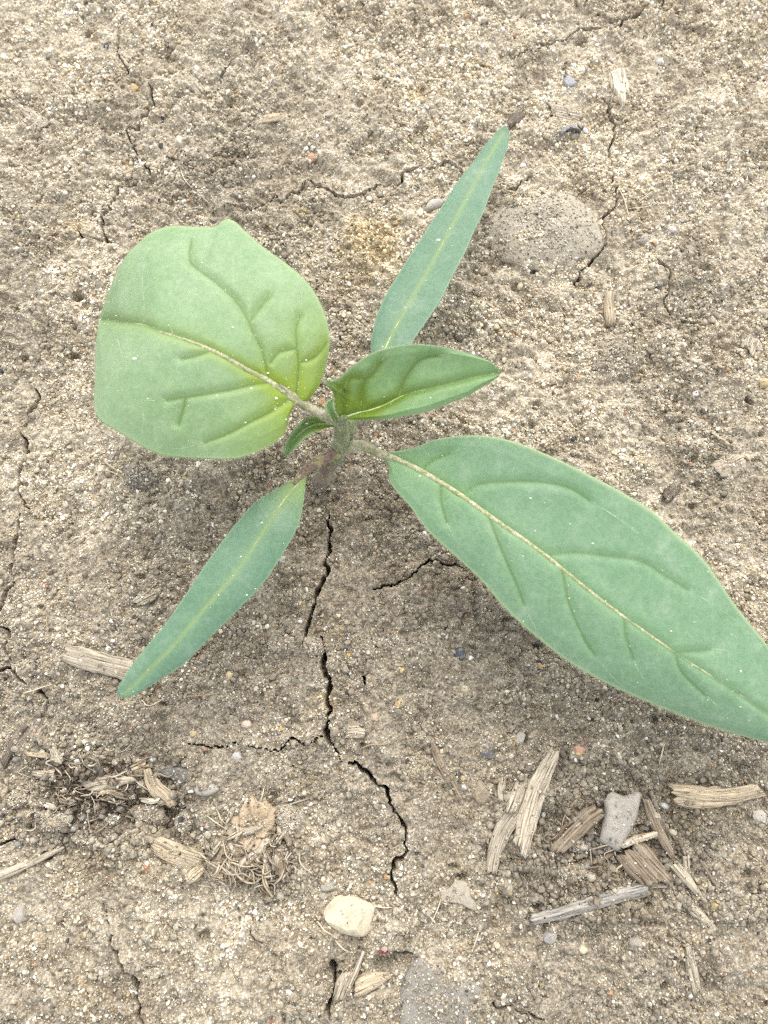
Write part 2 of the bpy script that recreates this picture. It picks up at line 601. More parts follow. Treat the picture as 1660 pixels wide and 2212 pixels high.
crack(Q3([(810, 1000), (900, 1010), (1050, 1005), (1130, 1010), (1180, 1035)]), .12, 2)
crack(ZB([(650, 1000), (655, 1050)]), .22, 2)
crack(ZT([(770, 165), (770, 290), (775, 350), (800, 410), (840, 470)]), .19, 2.4)
crack(ZT([(985, 545), (1000, 630), (995, 720), (960, 760), (900, 820), (840, 840), (830, 880), (850, 930), (890, 1000), (910, 1050)]), .27)
crack(ZT([(930, 1045), (965, 1110), (980, 1145)]), .26)
crack(ZT([(950, 1175), (890, 1200), (800, 1210), (760, 1240), (735, 1310), (700, 1370), (670, 1440), (665, 1490), (700, 1550), (725, 1590)]), .34)
crack(ZT([(510, 1490), (540, 1540), (590, 1555), (670, 1560)]), .26)
crack(ZT([(1520, 360), (1490, 420), (1440, 500)]), .15, 2)
crack(Q1([(970, 890), (1080, 890), (1150, 875), (1190, 850), (1220, 865), (1290, 825), (1340, 790), (1400, 810), (1450, 840), (1480, 855), (1550, 860), (1600, 825), (1650, 790)]), .27)
crack(Q2([(-30, 800), (60, 795), (95, 750), (150, 730), (220, 725), (270, 700), (330, 740), (400, 790), (470, 815), (560, 835), (600, 800), (660, 760)]), .28)
crack(ZE([(1090, -30), (1065, 50), (970, 50), (940, 90), (870, 110), (830, 150), (760, 155), (640, 160), (580, 190), (520, 220), (410, 240), (330, 215)]), .33)
crack(ZE([(1100, 70), (1150, 90)]), .25, 2)
crack(ZE([(1190, 125), (1230, 160), (1300, 155), (1370, 160)]), .24, 2)
crack(ZE([(750, 520), (780, 560), (785, 620), (800, 660), (830, 720), (800, 780), (790, 850), (800, 900)]), .27)
crack(ZE([(800, 970), (810, 1090), (800, 1160), (760, 1190), (740, 1240), (750, 1300), (735, 1400), (650, 1480), (610, 1550), (575, 1600)]), .32)
crack(ZE([(1030, 1440), (1070, 1500), (1110, 1560), (1095, 1640), (1075, 1680), (1120, 1740), (1200, 1780), (1280, 1810)]), .30)
crack(ZF([(600, 300), (610, 370), (625, 450)]), .16, 2)
crack(ZF([(665, 480), (640, 540), (680, 590), (720, 660), (745, 720), (775, 740), (785, 810), (795, 900), (820, 1000), (840, 1060)]), .30)
crack(ZF([(1470, 450), (1490, 500), (1510, 540)]), .16, 2)
crack(ZG([(425, 640), (450, 700), (460, 760), (465, 830), (440, 900), (420, 1000)]), .45)
crack(ZG([(455, 750), (530, 722)]), .55)
crack(ZG([(780, 600), (905, 605)]), .5)
crack(ZG([(1380, 880), (1480, 900), (1610, 940), (1680, 960)]), .3)
crack(ZH([(-20, 720), (40, 690), (100, 650)]), .40)
crack(Q2([(1560, 1720), (1590, 1750)]), .4, 2)

crackd = np.full(XX.shape, 9.0)          # distance / half width
xs_w, ys_w = GX, GY
for ci, (pts, w, depth) in enumerate(CRACKS):
    g = at(np.array(pts)[:, 0], np.array(pts)[:, 1])[:, :2]
    n = max(8, int(np.sum(np.linalg.norm(np.diff(g, axis=0), axis=1)) / .0004))
    g = resample(g, n)
    u = np.linspace(0, 1, n)
    jx = fbm(g[:, 0], g[:, 1] + ci, .0013, 3, 200 + ci, .75) * .62 * MM + fbm(g[:, 0], g[:, 1] + 2 * ci, .0006, 2, 250 + ci) * .22 * MM
    jy = fbm(g[:, 0] + 5, g[:, 1] - ci, .0013, 3, 300 + ci, .75) * .62 * MM + fbm(g[:, 0] + 9, g[:, 1] + 2 * ci, .0006, 2, 350 + ci) * .22 * MM
    g = g + np.stack([jx, jy], 1)
    ww = .62 * w * MM * np.clip(.78 + 1.15 * fbm(g[:, 0], g[:, 1], .0018, 3, 400 + ci), .34, 1.5) * (np.minimum(1, np.minimum(u, 1 - u) * 7 + .35))
    R = 1.4 * MM
    for i in range(n - 1):
        a, b = g[i], g[i + 1]
        i0, i1 = np.searchsorted(GX, min(a[0], b[0]) - R), np.searchsorted(GX, max(a[0], b[0]) + R)
        j0, j1 = np.searchsorted(GY, min(a[1], b[1]) - R), np.searchsorted(GY, max(a[1], b[1]) + R)
        if i1 <= i0 or j1 <= j0:
            continue
        sx, sy = XX[j0:j1, i0:i1], YY[j0:j1, i0:i1]
        ab = b - a
        t = np.clip(((sx - a[0]) * ab[0] + (sy - a[1]) * ab[1]) / (ab @ ab + 1e-18), 0, 1)
        d = np.hypot(sx - a[0] - t * ab[0], sy - a[1] - t * ab[1])
        wl = ww[i] + (ww[i + 1] - ww[i]) * t
        view = crackd[j0:j1, i0:i1]
        np.minimum(view, d / wl, out=view)
Z -= 5.0 * MM * sstep(1.2, .75, crackd)
Z += .16 * MM * sstep(4.5, 1.6, crackd) * sstep(.9, 1.4, crackd)


def hz(x, y):
    """height of the soil surface"""
    x = np.asarray(x, float); y = np.asarray(y, float)
    i = np.clip((x - xs[0]) / STEP, 0, NXF - 2); j = np.clip((y - ys[0]) / STEP, 0, NYF - 2)
    i0 = i.astype(int); j0 = j.astype(int)
    fx = i - i0; fy = j - j0
    A = Z[OY + j0, OX + i0]; B = Z[OY + j0, OX + i0 + 1]; C = Z[OY + j0 + 1, OX + i0]; D = Z[OY + j0 + 1, OX + i0 + 1]
    return (A * (1 - fx) + B * fx) * (1 - fy) + (C * (1 - fx) + D * fx) * fy


# soil colour: pale crust, brown-grey in patches and darker towards the bottom, ochre clay spots
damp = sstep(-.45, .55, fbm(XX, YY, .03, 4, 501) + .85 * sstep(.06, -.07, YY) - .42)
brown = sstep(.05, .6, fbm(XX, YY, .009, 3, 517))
palec = np.array([.545, .480, .362]); darkc = np.array([.262, .228, .170]); brownc = np.array([.255, .205, .135]); ochrec = np.array([.46, .365, .205])
scol = palec + (darkc - palec) * damp[..., None]
scol = scol + (brownc - scol) * (brown * .6)[..., None]
och = np.zeros_like(Z)
for c, rx, ry, k in (((805, 535), 75, 85, .95), ((165, 490), 25, 18, .7), ((655, 460), 20, 16, .6), ((900, 205), 22, 22, .7), ((1020, 130), 24, 18, .5), ((1080, 720), 18, 14, .6), ((950, 290), 18, 16, .3), ((700, 1520), 45, 30, .35), ((1400, 470), 30, 20, .4)):
    w, d = ell(c, rx, ry)
    och[w] = np.maximum(och[w], k * sstep(1.2, .4, d + .4 * fbm(XX[w], YY[w], .003, 3, int(rx))))
scol = scol + (ochrec - scol) * och[..., None]
mot = fbm(XX, YY, .0042, 4, 547, .6)
mot2 = fbm(XX, YY, .0095, 3, 559)
scol = scol * np.clip(1.0 + .42 * mot + .18 * mot2 + .20 * fbm(XX, YY, .0009, 2, 533), .4, 1.5)[..., None]
scol = scol * (1 + .10 * np.clip(-mot, 0, 1)[..., None] * np.array([.3, -.3, -1.3]))
scol = np.clip(scol, .02, .85)
crust = sstep(-.12, .35, fbm(XX, YY, .0065, 4, 571, .6))          # where fines have sealed the surface

hum = np.zeros_like(Z)
for c, rx, ry, k in (((215, 1725), 200, 95, .95), ((560, 1850), 110, 70, .65), ((1300, 1830), 200, 110, .4), ((380, 1770), 60, 50, .6)):
    w, d = ell(c, rx, ry)
    hum[w] = np.maximum(hum[w], k * sstep(1.1, .3, d + .5 * fbm(XX[w], YY[w], .004, 3, int(rx) + 2)))
scol = scol + (np.array([.105, .078, .050]) - scol) * hum[..., None]
nyt, nxt = XX.shape
me = bpy.data.meshes.new('soil_ground')
co = np.stack([XX, YY, Z], -1).reshape(-1, 3).astype(np.float32)
ii = (np.arange(nyt - 1)[:, None] * nxt + np.arange(nxt - 1)[None]).ravel()
quads = np.stack([ii, ii + 1, ii + nxt + 1, ii + nxt], 1).astype(np.int32)
me.vertices.add(len(co)); me.vertices.foreach_set('co', co.ravel())
me.loops.add(quads.size); me.loops.foreach_set('vertex_index', quads.ravel())
me.polygons.add(len(quads))
me.polygons.foreach_set('loop_start', np.arange(0, quads.size, 4, dtype=np.int32))
me.polygons.foreach_set('use_smooth', np.ones(len(quads), bool))
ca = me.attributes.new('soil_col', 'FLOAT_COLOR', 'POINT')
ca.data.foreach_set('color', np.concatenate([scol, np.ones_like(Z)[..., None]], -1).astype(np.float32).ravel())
me.materials.append(MS['soil'])
me.update(calc_edges=True)
ground = bpy.data.objects.new('soil_ground', me)
COL.objects.link(ground)
tag(ground, 'dry sandy soil crust split by thin dark cracks', 'soil', kind='structure')

TOPS = []       # upper sides of debris that catch loose grains: (points, how many)

# ------------------------------------------------------------------ the seedling
ROOT = at(693, 1042, 0.0)
ROOT[2] = float(hz(ROOT[0], ROOT[1]))
plant = empty('seedling', ROOT)
tag(plant, 'young green seedling with two broad and two narrow leaves growing from cracked soil', 'seedling')
LEAFS = []


def seg_dist(P, poly):
    """distance of points P (n,2) to a polyline"""
    d = np.full(len(P), 1e9)
    for a, b in zip(poly[:-1], poly[1:]):
        ab = b - a
        t = np.clip(((P - a) @ ab) / (ab @ ab + 1e-12), 0, 1)
        d = np.minimum(d, np.linalg.norm(P - a - t[:, None] * ab, axis=1))
    return d


def make_leaf(mid, zmid, left, right, dzl, dzr, nu, nv, veins, mat, label, pucker=.25, ymid=.6, ybase=.8, ybl=.16, rimw=.035, vein_r=.10, mid_r=(.42, .10),
              midmat='midrib', veinmat='vein', curl=1.7, vein_k=.8, wave=0.0, dust=40, hairs=700, mid_from=0.0, faint=(), vwide=0.0):
    U = np.linspace(0, 1, nu)
    U = U ** 1.0
    M = resample(mid, nu); L = resample(left, nu); R = resample(right, nu)
    L[-1] = M[-1]; R[-1] = M[-1]
    zs = np.interp(U, np.linspace(0, 1, len(zmid)), zmid)
    k = np.ones(9) / 9
    zs = np.convolve(np.pad(zs, 4, 'edge'), k, 'valid')
    dl = np.interp(U, np.linspace(0, 1, len(dzl)), dzl)
    dr = np.interp(U, np.linspace(0, 1, len(dzr)), dzr)
    dl = np.convolve(np.pad(dl, 4, 'edge'), k, 'valid'); dr = np.convolve(np.pad(dr, 4, 'edge'), k, 'valid')
    V = np.linspace(-1, 1, nv)
    av = np.abs(V)[None, :, None]
    side = np.where(V[None, :, None] < 0, L[:, None], R[:, None])
    px = M[:, None] + (side - M[:, None]) * av
    dz = np.where(V[None] < 0, dl[:, None], dr[:, None]) * np.abs(V)[None] ** curl
    zz = zs[:, None] + dz
    P2 = px.reshape(-1, 2)
    faint = list(faint)
    joined = []
    for v in veins:
        v = [tuple(q) for q in v]
        dm = np.hypot(M[:, 0] - v[0][0], M[:, 1] - v[0][1])
        if 2 < dm.min() < 32:
            v = [tuple(M[max(0, dm.argmin() - 3)])] + v
        joined.append(v)
        # the vein fades on towards the margin
        e = np.array(v[-1]); dr_ = e - np.array(v[-2]); dr_ = dr_ / (np.linalg.norm(dr_) + 1e-9)
        ln_ = .4 * np.linalg.norm(e - np.array(v[0]))
        tp = np.array(mid[-1]) - e; tp = tp / (np.linalg.norm(tp) + 1e-9)
        ext = [e, e + dr_ * ln_ * .5 + tp * ln_ * .05, e + dr_ * ln_ * .9 + tp * ln_ * .22]
        ext = [q for q in ext if np.min(np.hypot(px[..., 0] - q[0], px[..., 1] - q[1])) < 6]
        if len(ext) == 3:
            faint.append(ext)
    vp = [np.asarray(resample(v, max(6, 5 * len(v)))) for v in joined]
    dmid = seg_dist(P2, M[::4] if nu > 40 else M)
    dv = np.full(len(P2), 1e9)
    for v in vp:
        dv = np.minimum(dv, seg_dist(P2, v))
    dall = np.minimum(dmid, dv)
    fp = [np.asarray(resample(v, max(6, 5 * len(v)))) for v in faint]
    edge = np.minimum(1, (1 - np.abs(np.broadcast_to(V[None], (nu, nv)).reshape(-1))) * 5)
    puff = (1 - np.exp(-(dall / 10.0) ** 2)) * edge
    vv = np.broadcast_to(V[None], (nu, nv)).reshape(-1)
    uu = np.broadcast_to(U[:, None], (nu, nv)).reshape(-1)
    w3 = at(px[..., 0], px[..., 1], zz).reshape(-1, 3)
    w3[:, 2] += pucker * MM * puff + .10 * MM * fbm(w3[:, 0], w3[:, 1], .004, 3, nu)
    if wave:
        w3[:, 2] += wave * MM * np.abs(vv) ** 3 * np.sin(uu * 19 + 2 * vv)
    vein_a = np.maximum(np.exp(-(dv / 3.0) ** 2) * vein_k, np.exp(-(dmid / 5.0) ** 2) * .5)
    yel = np.clip(np.exp(-(uu / ybl) ** 2) * ybase + np.exp(-(dmid / 20.0) ** 2) * ymid * np.clip(1.15 - uu, 0, 1)
                  + .35 * np.exp(-(dv / 13.0) ** 2) * np.exp(-(uu / .45) ** 2) + vwide * np.exp(-(dall / 16.0) ** 2) * np.exp(-(uu / .6) ** 2), 0, 1)
    rim = np.clip((np.abs(vv) - (1 - rimw)) / rimw, 0, 1) * .8
    att = np.stack([vein_a, yel, rim, np.ones_like(rim)], 1)
    f = grid_faces(nu, nv)
    # wind so that the blade's upper side faces up
    a, b, c, d = f[len(f) // 2]
    if np.cross(w3[b] - w3[a], w3[d] - w3[a])[2] < 0:
        f = [q[::-1] for q in f]
    ob = mk('leaf', w3, f, mat, ROOT, plant, attrs={'leaf_zone': att}, label=label)
    sm = ob.modifiers.new('thickness', 'SOLIDIFY')
    sm.thickness = .00022
    sm.offset = -1
    G2 = P2

    def on_leaf(pts, lift):
        q = []
        for p in pts:
            i = np.argsort(((G2 - p) ** 2).sum(1))[:4]
            wgt = 1 / (np.sqrt(((G2[i] - p) ** 2).sum(1)) + .3)
            q.append((w3[i] * wgt[:, None]).sum(0) / wgt.sum())
        q = np.array(q)
        if len(q) > 6:
            qq = np.pad(q, ((2, 2), (0, 0)), 'edge')
            q = (qq[:-4] + qq[1:-3] + qq[2:-2] + qq[3:-1] + qq[4:]) / 5
        q[:, 2] += lift
        return q

    ms = M[int(nu * mid_from):int(nu * .97):3]
    pm = on_leaf(ms, -.10 * MM)
    v, ff = tube(pm, np.linspace(mid_r[0], mid_r[1], len(pm)) * MM, 8, .8)
    mk('midrib', v, ff, MS[midmat], ROOT, ob)
    for vn in vp:
        pv = on_leaf(vn, -.05 * MM)
        v, ff = tube(pv, np.linspace(vein_r, vein_r * .35, len(pv)) * MM, 6, .7)
        mk('side_vein', v, ff, MS[veinmat], ROOT, ob)
    for vn in fp:
        pv = on_leaf(vn, .0)
        v, ff = tube(pv, np.linspace(.055, .02, len(pv)) * MM, 6, .6)
        mk('side_vein', v, ff, MS['vein_faint'], ROOT, ob)
    # fine hairs standing off the margin
    hv, hf = [], []
    E = np.concatenate([w3.reshape(nu, nv, 3)[:, 0], w3.reshape(nu, nv, 3)[::-1, -1]])
    ctr = w3.mean(0)
    for _ in range(hairs):
        i = rng.integers(0, len(E) - 1)
        p = E[i] + (E[i + 1] - E[i]) * rng.random()
        o = p - ctr; o[2] = 0
        tn = E[i + 1] - E[i]
        nrm = np.array([tn[1], -tn[0], 0]); nrm /= np.linalg.norm(nrm) + 1e-12
        if nrm @ o < 0: nrm = -nrm
        dirn = nrm + rng.normal(0, .5, 3) + np.array([0, 0, .3])
        dirn /= np.linalg.norm(dirn)
        ln = rng.uniform(.2, .5) * MM
        sd_ = np.cross(dirn, [0, 0, 1.0]); sd_ /= np.linalg.norm(sd_) + 1e-9
        kx = len(hv)
        hv += [p - sd_ * .018 * MM, p + sd_ * .018 * MM, p + dirn * ln]
        hf.append((kx, kx + 1, kx + 2))
    if hairs:
        mk('margin_hairs', hv, hf, MS['hair'], ROOT, ob, kind='stuff')
    LEAFS.append((w3, dall, dust, nu, nv))
    return ob, on_leaf


def stalk(path_px, zlist, r, mat, parent, name='petiole', sides=10, flat=1.0, n=24):
    p = resample([(x, y, z) for (x, y), z in zip(path_px, zlist)], n)
    w = at(p[:, 0], p[:, 1], p[:, 2])
    rr = np.interp(np.linspace(0, 1, n), np.linspace(0, 1, len(r)), r) * MM
    v, f = tube(w, rr, sides, flat)
    ob = mk(name, v, f, MS[mat], ROOT, parent)
    return ob, w, rr


def fuzz(w, rr, count, length, parent, name='hairs', mat='hair'):
    hv, hf = [], []
    for _ in range(count):
        i = rng.integers(0, len(w) - 1)
        p = w[i] + (w[i + 1] - w[i]) * rng.random()
        t = w[i + 1] - w[i]; t /= np.linalg.norm(t)
        d = rng.normal(0, 1, 3); d -= t * (d @ t); d /= np.linalg.norm(d)
        p = p + d * rr[i] * .95
        d = d + rng.normal(0, .4, 3); d /= np.linalg.norm(d)
        s = np.cross(d, [0.3, .2, 1.0]); s /= np.linalg.norm(s) + 1e-9
        k = len(hv)
        ln = length * MM * rng.uniform(.5, 1.2)
        hv += [p - s * .02 * MM, p + s * .02 * MM, p + d * ln]
        hf.append((k, k + 1, k + 2))
    return mk(name, hv, hf, MS[mat], ROOT, parent, kind='stuff')


# stem: purple hairy foot in the soil, grey-green node, growing tip
stem_path = [(693, 1044), (703, 1018), (722, 992), (736, 965), (738, 935), (734, 905)]
stem_z = [-.0015, .004, .0085, .0125, .0160, .0190]
st, sw, sr = stalk(stem_path, stem_z, [1.3, 1.15, 1.1, 1.3, 1.05, .8], 'stem', plant, 'stem', 14, n=40)
foot_ob, fw, fr = stalk([(692, 1046), (700, 1024), (712, 1004), (724, 988)], [-.002, .0028, .0064, .0090], [1.45, 1.3, 1.25, 1.2], 'purple', st, 'stem_foot', 14)
fuzz(fw, fr, 260, .9, st, 'stem_hairs')
fuzz(sw[12:], sr[12:], 380, .5, st, 'stem_hairs')

# --- broad left leaf
lf, onl = make_leaf(
    ZL([(1250, 1130), (1190, 1080), (1060, 990), (940, 930), (840, 870), (700, 800), (540, 740), (440, 710), (350, 670), (230, 655), (150, 640), (85, 640)]),
    [.0200, .0215, .0232, .0245, .0252, .0250, .0238, .0205, .0140],
    ZL([(1250, 1130), (1300, 1110), (1370, 1020), (1410, 900), (1432, 760), (1400, 600), (1310, 430), (1180, 310), (1060, 230), (940, 130), (890, 80), (845, 58), (800, 66), (760, 95), (640, 92), (520, 85), (400, 120), (300, 210), (220, 310), (150, 450), (90, 600), (85, 640)]),
    ZL([(1250, 1130), (1220, 1150), (1190, 1220), (1160, 1310), (1050, 1390), (900, 1450), (760, 1457), (600, 1448), (450, 1430), (330, 1380), (200, 1300), (100, 1240), (58, 1170), (50, 1080), (58, 930), (65, 800), (78, 690), (85, 640)]),
    [0, -.0015, -.0022, -.0028, -.0034, -.0038, -.0036, -.002, 0],
    [0, -.001, -.002, -.003, -.0035, -.0040, -.0040, -.0025, 0], 190, 141,
    [ZL([(1075, 985), (1055, 900), (1035, 820), (985, 720), (950, 640), (880, 530), (760, 420), (640, 330), (612, 285), (620, 170)]),
     ZL([(965, 650), (1010, 590), (1075, 510)]),
     ZL([(1235, 1075), (1245, 960), (1248, 880), (1238, 780), (1235, 700), (1255, 620)]),
     ZL([(1252, 890), (1330, 868), (1390, 810), (1415, 770)]),
     ZL([(1085, 890), (1130, 835), (1200, 815), (1238, 812)]),
     ZL([(1180, 1115), (1080, 1180), (960, 1240), (830, 1310), (700, 1360)]),
     ZL([(1050, 1010), (960, 1025), (850, 1050), (650, 1085), (480, 1110)]),
     ZL([(590, 1105), (570, 1180), (545, 1250)]),
     ZL([(740, 820), (660, 850), (570, 872)])],
    MS['leaf_a'], 'broad rounded pale green leaf, the widest, curling down at its left edge', .36, .85, .95, .22, vein_r=.06, mid_r=(.58, .05), dust=190, hairs=1100, wave=.25, faint=[ZL([(430, 720), (330, 810), (230, 880)]), ZL([(345, 670), (352, 560), (338, 420), (360, 300)]), ZL([(510, 735), (520, 620), (570, 510)]),
     ZL([(870, 480), (870, 380), (865, 250)]), ZL([(200, 300), (180, 420), (165, 560)]), ZL([(230, 880), (205, 800), (195, 740)]), ZL([(345, 1180), (350, 1240), (330, 1290), (352, 1340)]), ZL([(420, 205), (380, 230), (330, 330)])])
ob, w, r = stalk(ZM([(425, 620), (380, 600), (300, 558), (190, 500), (110, 430), (40, 380)]), [.0178, .0186, .0192, .0197, .0206, .0215], [.75, .72, .68, .66, .6, .4], 'petiole', lf)
fuzz(w, r, 240, .45, lf, 'petiole_hairs')

# --- long right leaf running out of the picture
rf, onr = make_leaf(
    ZR([(60, 172), (120, 198), (200, 235), (360, 330), (500, 430), (700, 570), (820, 665), (950, 770), (1100, 880), (1180, 935), (1270, 1000), (1420, 1095), (1600, 1215), (1780, 1340), (1890, 1415)]),
    [.0145, .0160, .0175, .0185, .0190, .0190, .0183, .0170, .0150, .0125],
    ZR([(60, 172), (110, 165), (190, 148), (290, 112), (420, 98), (540, 108), (660, 145), (800, 205), (930, 270), (1060, 340), (1180, 415), (1275, 505), (1370, 590), (1440, 680), (1520, 800), (1600, 900), (1660, 975), (1760, 1120), (1850, 1300), (1890, 1415)]),
    ZR([(60, 172), (82, 225), (92, 300), (170, 392), (250, 500), (370, 610), (470, 705), (570, 822), (700, 940), (830, 1040), (960, 1115), (1100, 1182), (1250, 1245), (1400, 1300), (1560, 1350), (1660, 1375), (1790, 1408), (1890, 1415)]),
    [0, .0012, .0018, .0012, -.0004, -.0016, -.002, -.0015, 0], [0, -.0008, -.0018, -.0025, -.003, -.003, -.0028, -.002, 0], 190, 121,
    [ZR([(385, 345), (450, 302), (560, 290), (700, 290), (830, 315), (920, 370)]),
     ZR([(740, 595), (860, 585), (1000, 600), (1130, 620), (1230, 680), (1330, 740)]),
     ZR([(800, 650), (815, 720), (840, 820), (900, 950), (940, 1010)]),
     ZR([(500, 432), (530, 520), (580, 640), (620, 730), (645, 800)]),
     ZR([(300, 295), (300, 370), (325, 460)]),
     ZR([(1265, 1000), (1340, 995), (1420, 988)]),
     ZR([(1060, 850), (1065, 920), (1100, 1030)]),
     ZR([(215, 245), (260, 205), (340, 170)]),
     ZR([(1275, 1005), (1300, 1080), (1400, 1180)])],
    MS['leaf_b'], 'long pointed green leaf reaching out of the picture on the right', .24, .35, .35, .12, vein_r=.06, vein_k=.8, mid_r=(.46, .05), dust=90, hairs=900, rimw=.05)
ob, w, r = stalk(ZM([(470, 800), (530, 775), (600, 780), (700, 828), (790, 865)]), [.0122, .0135, .0140, .0142, .0146], [.9, .85, .72, .62, .5], 'petiole', rf)
fuzz(w, r, 160, .45, rf, 'petiole_hairs')

# --- upper narrow seed leaf
uf, onu = make_leaf(
    ZU([(120, 2640), (170, 2450), (230, 2270), (300, 2100), (400, 1910), (510, 1710), (660, 1450), (860, 1090), (1010, 800), (1170, 500), (1280, 300), (1350, 190), (1390, 118)]),
    [.0130, .0125, .0120, .0112, .0105, .0098, .0090],
    ZU([(120, 2640), (130, 2500), (150, 2350), (146, 2200), (152, 2050), (200, 1850), (290, 1650), (430, 1420), (640, 1090), (820, 810), (980, 570), (1080, 450), (1190, 290), (1270, 205), (1335, 130), (1390, 118)]),
    ZU([(120, 2640), (200, 2520), (300, 2400), (400, 2270), (510, 2120), (580, 2010), (700, 1840), (800, 1680), (900, 1480), (1020, 1250), (1090, 1080), (1180, 900), (1260, 680), (1330, 510), (1400, 300), (1418, 190), (1405, 135), (1390, 118)]),
    [0, -.0006, -.0008, -.0008, -.0006, 0], [0, .0006, .0008, .0008, .0004, 0], 120, 61, [],
    MS['leaf_s'], 'narrow bluish green seed leaf pointing to the top right', .12, .12, .5, .1, mid_r=(.17, .04), midmat='vein_pale', dust=46, hairs=380, rimw=.06)
stalk([(745, 960), (752, 940), (762, 912), (780, 885), (796, 866)], [.0125, .0132, .0134, .0132, .0130], [.95, .9, .8, .7, .5], 'stem', uf)

# --- lower narrow seed leaf
cf, onc = make_leaf(
    ZC([(1455, 118), (1425, 155), (1340, 250), (1260, 370), (1150, 540), (1030, 710), (900, 860), (800, 980), (700, 1100), (560, 1240), (450, 1350), (372, 1418)]),
    [.0125, .0135, .0142, .0146, .0148, .0145, .0138, .0128],
    ZC([(1455, 118), (1400, 140), (1330, 175), (1250, 222), (1150, 290), (1020, 440), (900, 600), (780, 780), (650, 970), (560, 1080), (450, 1220), (375, 1335), (355, 1385), (372, 1418)]),
    ZC([(1455, 118), (1455, 160), (1442, 290), (1410, 420), (1330, 570), (1220, 740), (1100, 870), (980, 990), (870, 1100), (750, 1220), (600, 1320), (480, 1395), (405, 1422), (372, 1418)]),
    [0, -.0006, -.001, -.001, -.0008, 0], [0, -.0006, -.001, -.001, -.0008, 0], 120, 61, [],
    MS['leaf_s'], 'narrow bluish green seed leaf pointing to the lower left over a straw', .12, .15, .75, .12, mid_r=(.16, .04), midmat='vein_pale', dust=22, hairs=380, rimw=.06)
ob, w, r = stalk(ZM([(430, 815), (380, 830), (310, 868), (240, 915), (185, 965), (140, 1020)]), [.0122, .0124, .0126, .0126, .0127, .0130], [1.0, .95, .85, .75, .6, .3], 'purple', cf)
fuzz(w, r, 120, .4, cf, 'petiole_hairs')

# --- small upper right leaf
sf, ons = make_leaf(
    ZM([(440, 600), (500, 578), (560, 556), (620, 545), (720, 510), (810, 465), (860, 440), (1000, 405), (1150, 370), (1300, 330), (1400, 310), (1482, 300)]),
    [.0190, .0200, .0208, .0214, .0218, .0220, .0220, .0216],
    ZM([(440, 600), (400, 540), (402, 470), (385, 410), (352, 385), (348, 348), (395, 352), (450, 320), (520, 260), (620, 190), (750, 142), (900, 118), (1050, 125), (1200, 155), (1320, 190), (1420, 230), (1482, 300)]),
    ZM([(440, 600), (520, 606), (620, 606), (750, 600), (880, 576), (1000, 552), (1150, 497), (1270, 450), (1380, 380), (1450, 340), (1482, 300)]),
    [0, .0012, .0034, .0040, .0034, .002, 0], [0, .0002, 0, -.0006, -.0006, 0], 130, 91,
    [ZM([(580, 552), (578, 450), (600, 355), (650, 310), (705, 230)]),
     ZM([(820, 460), (850, 360), (930, 240), (1000, 200), (1080, 190)]),
     ZM([(460, 590), (455, 500), (470, 400)]),
     ZM([(600, 355), (560, 335), (500, 340), (455, 400)])],
    MS['leaf_c'], 'small pointed leaf with sunken veins above the upper seed leaf', .60, .5, 1.0, .26, vein_r=.06, mid_r=(.22, .04), midmat='vein_pale', dust=24, hairs=700, rimw=.05, vwide=.45)
stalk(ZM([(440, 645), (440, 610), (480, 585)]), [.0178, .0190, .0198], [.7, .55, .35], 'stem', sf)

# --- tiny folded leaf and leaf bud at the tip
tf, ont = make_leaf(
    ZM([(400, 640), (340, 628), (250, 645), (180, 690), (120, 765), (78, 842)]), [.0175, .0168, .0162, .0160, .0158],
    ZM([(400, 640), (340, 585), (250, 588), (180, 635), (115, 715), (80, 785), (78, 842)]),
    ZM([(400, 640), (355, 655), (265, 688), (205, 725), (150, 785), (105, 832), (78, 842)]),
    [0, .0008, .0012, .001, 0], [0, .0006, .001, .001, 0], 60, 31, [ZM([(300, 632), (240, 610), (200, 640)])],
    MS['leaf_c'], 'tiny folded young leaf tucked under the broad left leaf', .2, .7, .8, .3, mid_r=(.25, .06), midmat='vein', dust=6, hairs=350)
bf, onb = make_leaf(
    ZM([(425, 640), (400, 590), (378, 550), (372, 505), (392, 470)]), [.0185, .0196, .0205, .0212, .0216],
    ZM([(425, 640), (385, 600), (355, 550), (352, 505), (392, 470)]), ZM([(425, 640), (425, 590), (402, 550), (398, 510), (392, 470)]),
    [0, .0005, .0006, .0004, 0], [0, .0004, .0005, .0003, 0], 30, 15, [], MS['leaf_c'], 'leaf bud at the growing tip', .05, .4, .4, .3, mid_r=(.12, .05), dust=0, hairs=200)

# dust and specks lying on the leaves
dv_, df_ = [], []
for w3, dall, cnt, nu, nv in LEAFS:
    pw = .35 + 2.2 * np.exp(-(dall / 7.0) ** 2)
    pw /= pw.sum()
    for i in rng.choice(len(w3), int(cnt * 1.2), p=pw):
        r0 = .05 * MM * rng.lognormal(0, .55)
        p = w3[i] + np.array([0, 0, r0 * .35])
        k = len(dv_)
        a0 = rng.random() * 6.28
        m = 6
        el = rng.uniform(.6, 1.7)
        for q in range(m):
            a = a0 + q * 2 * math.pi / m
            rr = r0 * rng.uniform(.7, 1.25)
            dv_.append(p + np.array([math.cos(a) * rr * el, math.sin(a) * rr, -r0 * .35]))
        dv_.append(p + np.array([0, 0, r0 * .5]))
        for q in range(m):
            df_.append((k + q, k + (q + 1) % m, k + m))
mk('leaf_dust', dv_, df_, MS['dust'], (0, 0, 0), smooth=False, label='pale specks of sand and dust lying on the green leaves', cat='dust', kind='stuff')

# ------------------------------------------------------------------ debris builders
PXM = DIST / FPX


def pxm(p):
    return PXM * np.linalg.norm(at(*p) - CAM) / DIST


